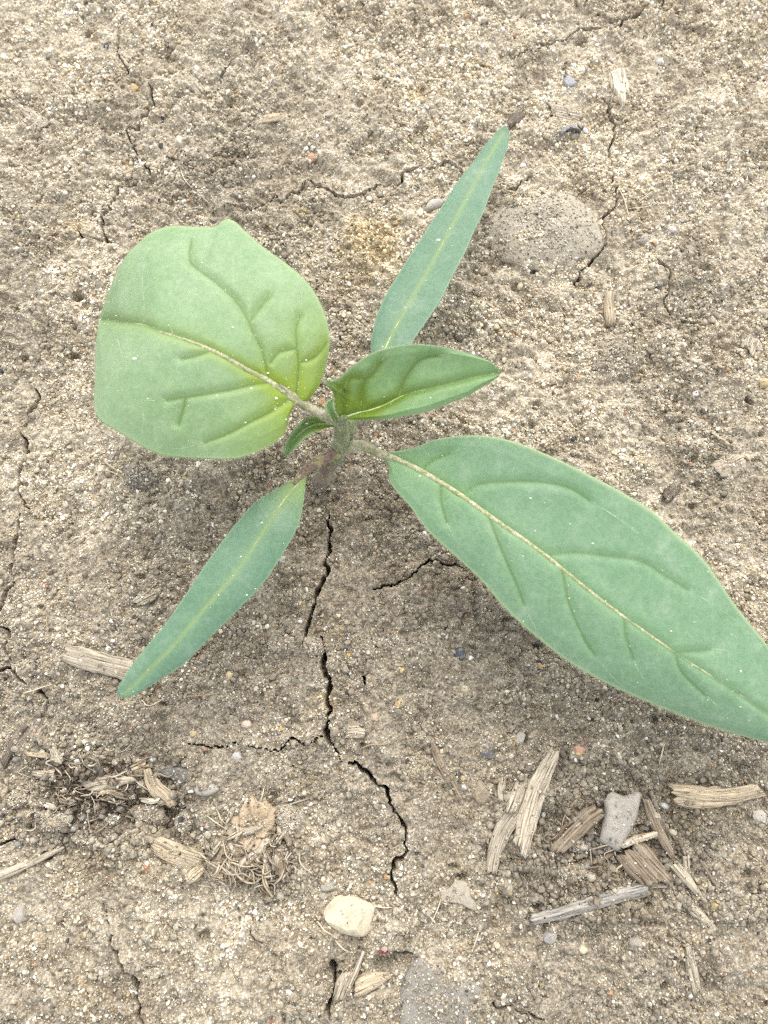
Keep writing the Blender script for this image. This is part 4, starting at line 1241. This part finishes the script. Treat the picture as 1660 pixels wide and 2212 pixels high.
PEBS = [  # spot, radius px, squash, angle, colour, words
    (Q1([(455, 190)])[0], 7, 1, 0, (.035, .04, .05), 'round black pebble by the uppermost left crack'),
    (Q1([(615, 150)])[0], 6, 1, 0, (.50, .38, .14), 'small yellow pebble right of the round black pebble'),
    (Q1([(575, 372)])[0], 9, 1.1, 0, (.52, .37, .18), 'ochre pebble left of the upper left crack bend'),
    (Q1([(765, 472)])[0], 8, 1, .4, (.62, .53, .40), 'pale tan pebble right of the upper left crack bend'),
    (Q1([(780, 605)])[0], 15, .8, .3, (.64, .56, .44), 'broad cream pebble above the broad left leaf'),
    (Q1([(537, 685)])[0], 9, .8, .5, (.33, .22, .13), 'brown pebble beside the upper left crack'),
    (Q1([(560, 742)])[0], 9, 1, 0, (.55, .44, .31), 'tan pebble just below the brown pebble'),
    (Q1([(1350, 678)])[0], 10, .8, -.6, (.52, .29, .18), 'salmon pebble between broad left leaf and upper crack'),
    (Q1([(1222, 735)])[0], 8, .6, -.3, (.20, .10, .075), 'dark red brown chip near the salmon pebble'),
    (Q1([(695, 627)])[0], 6, .8, 1.2, (.07, .068, .07), 'small dark blue pebble near the upper left crack'),
    (Q1([(760, 830)])[0], 8, .9, 0, (.46, .33, .25), 'pinkish pebble above the top of broad left leaf'),
    (Q1([(795, 865)])[0], 6, .8, 0, (.50, .50, .49), 'light grey pebble beside the pinkish pebble above the leaf'),
    (Q1([(1390, 1735)])[0], 9, 1, 0, (.40, .26, .13), 'orange brown pebble in the gap beside the leaf stem'),
    (Q2([(1195, 265)])[0], 8, .9, 0, (.80, .78, .74), 'white pebble right of the cream wood chip'),
    (Q2([(860, 297)])[0], 6, 1, 0, (.78, .76, .72), 'small white pebble above the glassy grey pebble'),
    (Q2([(592, 1232)])[0], 8, 1.1, .5, (.64, .57, .42), 'cream pebble below the large flat dusty stone'),
    (Q2([(1550, 447)])[0], 8, .8, 0, (.64, .57, .44), 'cream pebble in the pale upper right hollow'),
    (Q2([(1646, 782)])[0], 11, .8, 0, (.66, .56, .36), 'yellowish pebble at the right edge, upper half'),
    (Q2([(960, 1235)])[0], 8, .9, 0, (.58, .50, .38), 'tan pebble just above the short tan straw'),
    (Q2([(772, 1640)])[0], 12, 1, 0, (.27, .22, .155), 'brown rounded pebble right of the small pointed leaf'),
    (Q2([(1350, 1698)])[0], 9, .7, -.3, (.72, .69, .64), 'whitish flat pebble in the right middle'),
    (Q2([(820, 1898)])[0], 6, 1, 0, (.03, .035, .045), 'black pebble above the long right leaf'),
    (Q2([(1180, 1250)])[0], 7, .9, 0, (.07, .068, .065), 'dark pebble on the flat clod by the right crack'),
    (Q2([(1240, 1000)])[0], 7, .9, 0, (.70, .69, .68), 'white pebble right of the large flat dusty stone'),
    (Q2([(1010, 805)])[0], 6, 1, 0, (.44, .31, .15), 'orange tan pebble on the upper right crack'),
    (Q2([(1120, 1045)])[0], 11, .8, 0, (.40, .36, .30), 'grey lump pebble in the dark notch by the flat clod'),
    (Q2([(640, 905)])[0], 0, 1, 0, (.5, .5, .5), ''),
    (Q2([(1640, 1655)])[0], 12, .9, 0, (.55, .43, .22), 'yellow ochre pebble at the right edge, middle'),
    (Q2([(1000, 1915)])[0], 8, .5, .2, (.62, .52, .47), 'pinkish white chip above the long right leaf'),
    (Q3([(462, 590)])[0], 7, .9, 0, (.74, .72, .67), 'white pebble on the upper edge of the ribbed grey straw'),
    (Q3([(992, 705)])[0], 13, .6, -.7, (.68, .53, .31), 'golden seed shaped pebble right of the lower seed leaf tip'),
    (Q3([(857, 625)])[0], 6, 1, 0, (.42, .16, .07), 'small red orange pebble by the lower seed leaf'),
    (Q3([(1062, 918)])[0], 12, .8, -.6, (.58, .46, .38), 'pinkish shell shaped pebble left of the centre crack'),
    (Q3([(1620, 888)])[0], 11, .8, 1.2, (.46, .34, .25), 'pinkish tan oval pebble right of the centre crack'),
    (Q3([(1456, 450)])[0], 8, .7, 0, (.68, .60, .42), 'cream pebble between centre crack and right leaf'),
    (Q3([(1215, 935)])[0], 7, .8, 0, (.58, .44, .18), 'yellow pebble left of the centre crack'),
    (Q3([(838, 962)])[0], 9, .9, 0, (.47, .38, .22), 'ochre pebble above the short level crack'),
    (Q3([(1030, 1055)])[0], 11, .9, 0, (.50, .48, .46), 'translucent grey pebble below the short level crack'),
    (Q3([(635, 1533)])[0], 7, 1, 0, (.42, .21, .10), 'orange pebble below the broad tan straw chip'),
    (Q3([(710, 1810)])[0], 6, .8, 0, (.82, .80, .78), 'bright white pebble in the lower left'),
    (Q3([(1508, 617)])[0], 7, .8, 0, (.55, .35, .12), 'amber pebble just right of the centre crack'),
    (Q3([(1220, 202)])[0], 9, .9, .5, (.60, .55, .47), 'pale pebble beside the lower seed leaf middle'),
    (Q3([(565, 2092)])[0], 9, .6, .4, (.72, .71, .68), 'white chip on the bottom left crack'),
    (Q3([(75, 1745)])[0], 14, 1.6, 0, (.42, .385, .33), 'tall grey pebble near the lower left edge'),
    (Q3([(1250, 1040 + 1040)])[0], 7, .9, 0, (.80, .79, .77), 'white pebble in the bottom left plain'),
    (Q3([(300, 1660 - 20)])[0], 5, 1, 0, (.55, .38, .17), 'small orange pebble in the lower left plain'),
    (Q3([(655, 1070)])[0], 8, .8, 0, (.80, .76, .64), 'ivory pebble beside the small amber husk'),
    (Q3([(540, 1118)])[0], 9, .9, 0, (.42, .40, .36), 'round grey pebble left of the small amber husk'),
    (Q3([(410, 1115)])[0], 8, .9, 0, (.46, .45, .44), 'bluish white pebble above the pale pointed husk'),
    (Q3([(828, 1200)])[0], 7, .9, 0, (.70, .67, .63), 'white pebble below the dark slate chip'),
    (Q3([(1195, 1295)])[0], 7, 1.3, 0, (.50, .50, .48), 'bluish pebble on top of the root clump'),
    (Q3([(1410, 1612)])[0], 19, .75, 0, (.40, .36, .285), 'grey knobbly pebble above the cream stone'),
    (Q3([(1400, 1660)])[0], 11, .8, 0, (.44, .39, .29), 'tan pebble touching the cream stone at its upper left'),
    (Q4([(840, 1032)])[0], 13, .9, .3, (.56, .31, .20), 'pink orange pebble above the weathered stalks'),
    (Q4([(672, 667)])[0], 7, .7, .2, (.62, .38, .14), 'bright orange pebble below the long right leaf'),
    (Q4([(180, 332)])[0], 14, .5, 1.35, (.37, .235, .155), 'reddish brown seed between centre crack and right leaf'),
    (Q4([(325, 615)])[0], 12, 1.1, 0, (.085, .09, .10), 'black glassy pebble below the long right leaf'),
    (Q4([(375, 630)])[0], 6, .9, 0, (.82, .80, .77), 'white grain stuck to the black glassy pebble'),
    (Q4([(860, 1892)])[0], 12, .8, .3, (.60, .52, .36), 'cream pebble in the bottom right plain'),
    (Q4([(485, 1870)])[0], 8, .9, 0, (.62, .55, .38), 'cream pebble above the grey rock at the bottom'),
    (Q4([(455, 1950)])[0], 6, .8, -.5, (.80, .79, .77), 'white sliver above the grey rock at the bottom'),
    (Q4([(960, 1667)])[0], 7, .9, 0, (.74, .72, .68), 'white pebble lying on the long blue grey straw'),
    (Q4([(1217, 1270)])[0], 10, .9, 0, (.62, .60, .56), 'glassy white pebble left of the golden split straw'),
    (Q4([(1252, 1392)])[0], 12, .7, -.3, (.62, .56, .42), 'cream pebble right of the slim brown stick'),
    (Q4([(1385, 1610)])[0], 8, .9, 0, (.60, .50, .31), 'yellowish pebble right of the pale tapering stick'),
    (Q4([(1425, 1692)])[0], 11, .7, -.5, (.46, .36, .18), 'ochre pebble below the pale tapering stick'),
    (Q4([(1620, 1310)])[0], 14, .9, 0, (.50, .46, .39), 'grey white pebble below the golden split straw'),
    (Q4([(885, 1402)])[0], 13, 1, 0, (.27, .235, .185), 'round brown crumb beside the dark bark chip'),
    (Q4([(340, 1150)])[0], 7, .8, .3, (.56, .41, .20), 'yellow pebble left of the weathered stalks'),
    (Q4([(345, 1190)])[0], 10, .8, 0, (.55, .52, .46), 'grey white pebble below the yellow pebble left of stalks'),
    (Q4([(320, 1140)])[0], 7, .9, 0, (.06, .06, .065), 'dark blue pebble left of the weathered stalks'),
    (Q4([(425, 1212)])[0], 19, 1.2, 0, (.34, .28, .19), 'large tan pebble left of the smallest grey sliver'),
    (Q4([(582, 987)])[0], 12, 1.5, .2, (.38, .345, .295), 'upright grey pebble above the weathered stalks'),
    (Q4([(505, 1065)])[0], 9, .8, 0, (.38, .30, .235), 'pinkish grey pebble above the smallest grey sliver'),
    (Q4([(450, 1040)])[0], 19, .7, .7, (.12, .115, .11), 'dark slate pebble above the smallest grey sliver'),
    (Q4([(715, 1835)])[0], 15, 1.1, .5, (.33, .305, .27), 'grey angular pebble below the long blue grey straw'),
    (Q4([(1090, 1860)])[0], 17, .9, -.4, (.34, .30, .245), 'brownish flat pebble in the lower right plain'),
    (Q4([(65, 830)])[0], 10, .9, 0, (.50, .37, .19), 'yellow ochre pebble right of the centre crack'),
    (Q4([(350, 765)])[0], 11, .7, .2, (.55, .48, .33), 'pale yellow pebble in the plain right of centre crack'),
    (Q4([(755, 1455)])[0], 0, 1, 0, (.5, .5, .5), ''),
]
for i, (c, r, sq, ang, col, lb) in enumerate(PEBS):
    if r <= 0:
        continue
    hgt = max(.25, r * pxm(c) / MM * .75 * min(1, sq + .2))
    lump_thing('pebble', around(c, r * 1.08, r * 1.08 * sq, ang, i, 8, .2), hgt, pebble_mat(col, max(col) - min(col) < .06 and max(col) > .45 or max(col) < .1), lb, 'pebble',
               p=2.3, rough=.12, seed=i + 100, rings=5, nround=14, lift=.06, sink=.2, cuts=6, smooth=False, grains=1)
# red scrap in the dark gap
lump_thing('red_scrap', ZG([(715, 570), (735, 578), (770, 570), (778, 585), (745, 592), (720, 585)]), .3, pebble_mat((.25, .02, .04), True), 'tiny dark red scrap in the dark gap near the bottom', 'scrap', seed=3, lift=.5, rings=4, nround=14)

CLODS = [
    (Q1([(590, 2050)])[0], 34, 28, 'clod_grey', 'dark grey clod below the broad left leaf', 1.5),
    (Q3([(1350, 590)])[0], 24, 26, 'clod', 'rounded clod wedged in the centre crack', 1.3),
    (Q3([(1230, 572)])[0], 22, 18, 'clod', 'small clod left of the clod in the centre crack', 1.0),
    (Q2([(1000, 1555)])[0], 52, 44, 'clod', 'broad low clod in the right middle', 1.1),
    (Q3([(235, 1335)])[0], 40, 24, 'greystone', 'pale lumpy clod inside the crumbly patch', 1.5),
    (Q3([(640, 1310)])[0], 38, 30, 'clod', 'brownish ragged clod right of the crumbly patch', 1.7),
    (Q3([(800, 1340)])[0], 22, 30, 'clod', 'upright clod between crumbly patch and root clump', 1.5),
    (Q3([(360, 1410)])[0], 26, 18, 'clod', 'grey clod at the lower rim of the crumbly patch', 1.3),
    (Q3([(1250, 1330)])[0], 28, 40, 'greystone', 'pale clod against the right side of the root clump', 1.6),
    (Q4([(360, 1580)])[0], 0, 0, 'clod', '', 1),
    (Q4([(800, 1560)])[0], 34, 24, 'clod', 'sandy clod under the dark bark chip', 1.1),
    (Q4([(840, 1440)])[0], 26, 22, 'clod_grey', 'grey clod pressed against the dark bark chip', 1.4),
    (Q2([(310, 1310)])[0], 12, 10, 'clod', 'small brown crumb right of the upper seed leaf base', .8),
    (Q2([(335, 1440)])[0], 16, 14, 'clod', 'brown crumb just above the small pointed leaf', 1.0),
    (Q3([(475, 1340)])[0], 20, 14, 'clod_grey', 'small grey clod at the right rim of the crumbly patch', 1.2),
    (Q3([(60, 1255)])[0], 24, 18, 'clod', 'sandy clod at the far left of the crumbly patch', 1.3),
]
for i, (c, rx, ry, m, lb, h) in enumerate(CLODS):
    if rx:
        lump_thing('soil_clod', around(c, rx, ry, 0, i + 30, 11, .2), h, m, lb, 'clod', p=2.2, rough=.14, crumbly=.30, seed=i + 300, rings=12, nround=40, grains=int(rx * ry * .45), sink=.6)

# loose crumbs of the crumbly patch and between the chips
rs = np.random.default_rng(5)
k = 0
spots = []
while len(spots) < 150:
    z = rs.random()
    if z < .66:
        p = (rs.normal(205, 100), rs.normal(1735, 46))
        lb, gr = 'small rounded grey brown soil crumb in the dark crumbly patch, lower left', 'crumbs of the crumbly patch'
        if not (5 < p[0] < 420 and 1620 < p[1] < 1835): continue
    elif z < .85:
        p = (rs.normal(1290, 75), rs.normal(1850, 40))
        lb, gr = 'small rounded soil crumb among the stalk pieces, lower right', 'crumbs among the stalk pieces'
        if not (1150 < p[0] < 1460 and 1760 < p[1] < 1930): continue
    else:
        p = (rs.normal(560, 70), rs.normal(1900, 26))
        lb, gr = 'small rounded soil crumb along the lower side of the root clump', 'crumbs by the root clump'
        if not (430 < p[0] < 680 and 1850 < p[1] < 1960): continue
    r = 7 * rs.lognormal(0, .35)
    if any(math.hypot(p[0] - q[0], p[1] - q[1]) < (r + q[2]) * .8 for q in spots):
        continue
    sz = 'tiny' if r < 6 else ('small' if r < 8.5 else 'larger')
    if gr.endswith('patch'):
        lb = '%s rounded soil crumb in the %s %s part of the dark crumbly patch, lower left' % (sz, 'upper' if p[1] < 1735 else 'lower', 'left' if p[0] < 140 else ('middle' if p[0] < 270 else 'right'))
    elif gr.endswith('pieces'):
        lb = '%s rounded soil crumb %s the brown stalk pieces, lower right' % (sz, 'left of the grey flake among' if p[0] < 1297 else 'right of the bark chip among')
    else:
        lb = '%s rounded soil crumb along the lower %s side of the root clump' % (sz, 'left' if p[0] < 550 else 'right')
    spots.append((p[0], p[1], r, lb, gr))
protos = []
for i, (x, y, r, lb, gr) in enumerate(spots):
    if i < 14:
        ob = lump_thing('soil_crumb', around((x, y), r, r * rs.uniform(.75, 1), rs.random() * 3, i + 60, 9, .2), r * pxm((x, y)) / MM * 1.3, ('clod', 'greystone', 'clod_grey')[i % 3], lb, 'crumb',
                        p=2.1, rough=.16, crumbly=.2, seed=i + 500, rings=5, nround=16, lift=.35, sink=.15, group=gr, grains=14)
        protos.append((ob, r))
    else:
        src, r0 = protos[i % len(protos)]
        ob = src.copy()
        COL.objects.link(ob)
        w = at(x, y, .0006)
        ob.location = (w[0], w[1], float(hz(w[0], w[1])) + .3 * MM)
        ob.rotation_euler = (0, 0, rs.random() * 6.28)
        s = r / r0
        ob.scale = (s, s, s)
        ob['label'] = lb
        ob['group'] = gr
        th = rs.random(14) * 6.28; el_ = rs.random(14)
        rr_ = r * pxm((x, y)) * .95
        TOPS.append((np.column_stack([w[0] + np.cos(th) * rr_ * np.sqrt(1 - el_ ** 2), w[1] + np.sin(th) * rr_ * np.sqrt(1 - el_ ** 2), ob.location.z + el_ * rr_ * 1.2]), 12))

# chaff of the crumbly patch: short curved fibres, each its own thing
rs = np.random.default_rng(11)
for i in range(96):
    x, y = rs.normal(205, 90), rs.normal(1712, 50)
    if i > 80:
        x, y = rs.normal(1300, 60), rs.normal(1850, 35)
    if not (15 < x < 1400): x = 200
    a = rs.random() * 6.28
    ln = rs.uniform(9, 34)
    cv = rs.normal(0, .5)
    pts = [(x - math.cos(a - cv) * ln, y - math.sin(a - cv) * ln * .7), (x, y), (x + math.cos(a + cv) * ln, y + math.sin(a + cv) * ln * .7)]
    pale = rs.random() < .45
    left = i <= 80
    where = ('%s %s part of the crumbly patch, lower left' % ('upper' if y < 1712 else 'lower', 'left' if x < 140 else ('middle' if x < 270 else 'right'))) if left else 'litter of stalk pieces, lower right'
    lb = '%s curved %s chaff fibre, %s' % ('short' if ln < 20 else 'long', 'cream' if pale else 'brown', where)
    fibre('chaff_fibre', pts, rs.uniform(.06, .18), 'straw_pale' if pale else 'straw_brown', lb, 'chaff', arch=rs.uniform(.2, .9), seed=i + 900, lift=.6,
          group=('cream' if pale else 'brown') + (' chaff of the crumbly patch' if left else ' chaff among the stalk pieces'))
strip('husk', Q3([(115, 1135), (170, 1140), (225, 1130)]), [10, 18, 12], .5, 'straw_pale', 'pale flat husk at the upper left of the crumbly patch', 'husk', seed=71, lift=.8, grains=3)
strip('husk', Q3([(230, 1020), (240, 1050), (262, 1085)]), [12, 20, 12], .6, 'straw_pale', 'upright tan husk on the upper rim of the crumbly patch', 'husk', seed=72, lift=.8, grains=4)
strip('husk', Q3([(115, 1045), (160, 1050), (215, 1060)]), [8, 14, 8], .5, 'straw_gold', 'thin golden husk on the upper left rim of crumbly patch', 'husk', seed=73, lift=.6, grains=2)
strip('husk', Q3([(430, 1215), (480, 1210), (530, 1230)]), [8, 14, 10], .5, 'straw_gold', 'golden chaff strip below the pale pointed husk', 'husk', seed=74, lift=.9, grains=2)
strip('husk', Q3([(600, 1245), (650, 1250), (690, 1243)]), [9, 14, 8], .4, 'straw_cream', 'cream bent strip on the brownish ragged clod', 'husk', seed=75, lift=1.4, grains=1)
strip('husk', Q3([(170, 1255), (205, 1270), (240, 1278)]), [7, 12, 8], .4, 'straw_cream', 'small cream strip left in the crumbly patch', 'husk', seed=76, lift=.9, grains=1)

# ------------------------------------------------------------------ root clump
rc_c = at(555, 1835, 0)
rc_c[2] = float(hz(rc_c[0], rc_c[1]))
clump = empty('root_clump', rc_c)
tag(clump, 'ragged tan clump of old roots and bark below the lower seed leaf', 'root clump')
lump_thing('bark_core', Q3([(985, 1330), (1040, 1290), (1100, 1240), (1170, 1245), (1190, 1300), (1200, 1370), (1180, 1430), (1130, 1470), (1080, 1480), (1030, 1450), (1000, 1390)]), 1.5, 'bark', None, None,
           p=2.6, rough=.16, crumbly=.55, seed=31, rings=22, nround=70, parent=clump, grains=420)
lump_thing('root_mat', Q3([(900, 1440), (960, 1390), (1030, 1400), (1120, 1440), (1200, 1400), (1260, 1440), (1250, 1530), (1150, 1560), (1040, 1595), (960, 1570), (905, 1520)]), 1.3, 'straw_brown', None, None,
           p=2.2, rough=.2, crumbly=.6, seed=32, rings=20, nround=64, parent=clump, grains=420)
rs = np.random.default_rng(21)
for i in range(110):
    x, y = rs.normal(545, 48), rs.normal(1868, 24)
    a = rs.normal(.9, .8) + (math.pi if rs.random() < .5 else 0)
    ln = rs.uniform(10, 34)
    cv = rs.normal(0, .4)
    pts = [(x - math.cos(a - cv) * ln, y - math.sin(a - cv) * ln), (x, y), (x + math.cos(a + cv) * ln * .8, y + math.sin(a + cv) * ln * .8)]
    fibre('root_fibre', pts, rs.uniform(.06, .19), ('straw_pale', 'straw_gold', 'straw_brown', 'straw_pale')[i % 4], None, None, arch=rs.uniform(.2, .8), seed=i + 1200, parent=clump, lift=rs.uniform(.8, 1.9))
rs = np.random.default_rng(33)
BS = [(Q3([(1130, 1440), (1070, 1500), (1010, 1580)]), [14, 22, 14]), (Q3([(815, 1590), (850, 1560), (885, 1530)]), [14, 26, 14]), (Q3([(1210, 1450), (1225, 1500), (1215, 1560)]), [16, 26, 18]), (Q3([(1160, 1400), (1120, 1460), (1080, 1500)]), [12, 22, 12])]
for i in range(22):
    x, y = rs.uniform(470, 632), rs.uniform(1755, 1895)
    if x < 500 and y < 1800: x += 60
    a = rs.normal(2.1, .7); ln = rs.uniform(10, 26)
    BS.append(([(x - math.cos(a) * ln, y - math.sin(a) * ln), (x + rs.normal(0, 3), y), (x + math.cos(a) * ln, y + math.sin(a) * ln)], [rs.uniform(5, 9), rs.uniform(9, 17), rs.uniform(4, 9)]))
for i, (p, w) in enumerate(BS):
    strip('bark_strip', p, w, rs.uniform(.4, .9), ('straw_pale', 'straw_gold', 'straw_brown', 'straw_pale', 'straw_grey')[i % 5], None, None, seed=80 + i, lift=rs.uniform(.9, 1.7), parent=clump, grains=3, bend=rs.uniform(-.3, .5))

# ------------------------------------------------------------------ sand: loose grains of the crust
protos_col = bpy.data.collections.new('sand_grain_shapes')
NV = 8
for i in range(NV):
    bm = bmesh.new()
    bmesh.ops.create_icosphere(bm, subdivisions=1 if i < 3 else 2, radius=1.0)
    rs = np.random.default_rng(50 + i)
    sx, sy, sz = 1.0, rs.uniform(.7, .95), rs.uniform(.55, .8)
    planes = [(Vector(rs.normal(0, 1, 3)).normalized(), rs.uniform(.62, .85)) for _ in range(5)]
    for v in bm.verts:
        v.co *= 1 + rs.uniform(-.10, .10)
        for nrm, dd in planes:
            t = v.co.dot(nrm)
            if t > dd:
                v.co -= nrm * (t - dd)
        v.co.x *= sx; v.co.y *= sy; v.co.z *= sz
    gm = bpy.data.meshes.new('sand_grain')
    bm.to_mesh(gm); bm.free()
    gm.materials.append(MS['sand'])
    go = bpy.data.objects.new('sand_grain_%d' % i, gm)
    protos_col.objects.link(go)

PAL = np.array([[.70, .645, .53], [.53, .47, .365], [.39, .33, .235], [.27, .22, .15], [.13, .11, .085], [.05, .048, .048], [.43, .26, .125], [.53, .41, .22], [.86, .83, .76], [.36, .17, .11]])
PW = np.array([.17, .26, .24, .17, .06, .010, .018, .03, .028, .004]); PW /= PW.sum()
cr_fine = crackd[OY:OY + NYF, OX:OX + NXF]
ro_fine = rough[OY:OY + NYF, OX:OX + NXF]
sc_fine = scol[OY:OY + NYF, OX:OX + NXF]
cu_fine = crust[OY:OY + NYF, OX:OX + NXF]
cb_fine = crumb[OY:OY + NYF, OX:OX + NXF]


def pick(arr, x, y):
    i = np.clip(((x - xs[0]) / STEP + .5).astype(int), 0, NXF - 1)
    j = np.clip(((y - ys[0]) / STEP + .5).astype(int), 0, NYF - 1)
    return arr[j, i]


NS = 310000
px = rng.uniform(xs[0], xs[-1], NS); py = rng.uniform(ys[0], ys[-1], NS)
keep = pick(cr_fine, px, py) > rng.uniform(1.0, 1.7, NS)
dens = 1.0 - .62 * pick(cu_fine, px, py) * (1 - pick(cb_fine, px, py))
keep &= rng.random(NS) < dens
px, py = px[keep], py[keep]
n = len(px)
size = .138 * MM * rng.lognormal(0, .42, n) * (1.08 - .25 * pick(cu_fine, px, py))
big = rng.random(n) < .012
size[big] *= rng.uniform(1.6, 2.6, big.sum())
size = np.minimum(size, .50 * MM)
agg = rng.random(n) < .05 + .33 * pick(cb_fine, px, py)          # crumbs of soil between the grains
size[agg] = np.minimum(size[agg] * rng.uniform(1.4, 3.2, agg.sum()), .68 * MM)
crn = pick(crackd[OY:OY + NYF, OX:OX + NXF], px, py) < 2.2
size[crn] = np.minimum(size[crn], .16 * MM)
pz = hz(px, py) + size * (rng.uniform(-.25, .7, n) + .8 * pick(cb_fine, px, py) * rng.random(n))
ci = rng.choice(len(PAL), n, p=PW)
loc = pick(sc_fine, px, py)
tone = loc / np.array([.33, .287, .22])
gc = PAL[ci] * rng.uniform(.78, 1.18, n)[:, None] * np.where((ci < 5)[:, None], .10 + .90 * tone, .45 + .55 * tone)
gc[agg] = loc[agg] * rng.uniform(.7, 1.15, agg.sum())[:, None]
P = [np.column_stack([px, py, pz])]; S = [size]; C = [gc]
for pts, cnt in TOPS:
    pts = np.asarray(pts)
    i = rng.integers(0, len(pts), cnt)
    s = .12 * MM * rng.lognormal(0, .4, cnt)
    q = pts[i] + np.column_stack([rng.normal(0, .12 * MM, (cnt, 2)), s * .2])
    P.append(q); S.append(s)
    c2 = rng.choice(len(PAL), cnt, p=PW)
    C.append(PAL[c2] * rng.uniform(.65, 1.0, cnt)[:, None])
P = np.concatenate(P); S = np.concatenate(S); C = np.clip(np.concatenate(C), .01, .95)
n = len(P)
sm_ = bpy.data.meshes.new('sand_grains')
sm_.vertices.add(n)
sm_.vertices.foreach_set('co', P.astype(np.float32).ravel())
for nm, ty, key, dat in (('gscale', 'FLOAT', 'value', S), ('grot', 'FLOAT_VECTOR', 'vector', rng.uniform(0, 6.283, (n, 3)) * np.array([.25, .25, 1])),
                         ('gcol', 'FLOAT_COLOR', 'color', np.column_stack([C, np.ones(n)])), ('gidx', 'INT', 'value', rng.integers(0, NV, n))):
    a = sm_.attributes.new(nm, ty, 'POINT')
    a.data.foreach_set(key, np.asarray(dat, np.int32 if ty == 'INT' else np.float32).ravel())
sm_.update()
sand = bpy.data.objects.new('sand_grains', sm_)
COL.objects.link(sand)
tag(sand, 'loose pale and brown sand grains strewn over the soil crust', 'sand', kind='stuff')
ng = bpy.data.node_groups.new('scatter_grains', 'GeometryNodeTree')
ng.interface.new_socket('Geometry', in_out='INPUT', socket_type='NodeSocketGeometry')
ng.interface.new_socket('Geometry', in_out='OUTPUT', socket_type='NodeSocketGeometry')
gi = ng.nodes.new('NodeGroupInput'); go_ = ng.nodes.new('NodeGroupOutput')
cinf = ng.nodes.new('GeometryNodeCollectionInfo')
cinf.inputs['Collection'].default_value = protos_col
cinf.inputs['Separate Children'].default_value = True
cinf.inputs['Reset Children'].default_value = True
iop = ng.nodes.new('GeometryNodeInstanceOnPoints')
iop.inputs['Pick Instance'].default_value = True


def named(nm, ty):
    q = ng.nodes.new('GeometryNodeInputNamedAttribute')
    q.data_type = ty
    q.inputs['Name'].default_value = nm
    return q.outputs['Attribute']


e2r = ng.nodes.new('FunctionNodeEulerToRotation')
ng.links.new(named('grot', 'FLOAT_VECTOR'), e2r.inputs[0])
ng.links.new(gi.outputs[0], iop.inputs['Points'])
ng.links.new(cinf.outputs[0], iop.inputs['Instance'])
ng.links.new(named('gidx', 'INT'), iop.inputs['Instance Index'])
ng.links.new(e2r.outputs[0], iop.inputs['Rotation'])
ng.links.new(named('gscale', 'FLOAT'), iop.inputs['Scale'])
ng.links.new(iop.outputs[0], go_.inputs[0])
md = sand.modifiers.new('grains', 'NODES')
md.node_group = ng
print('grains', n, 'ground verts', len(co))
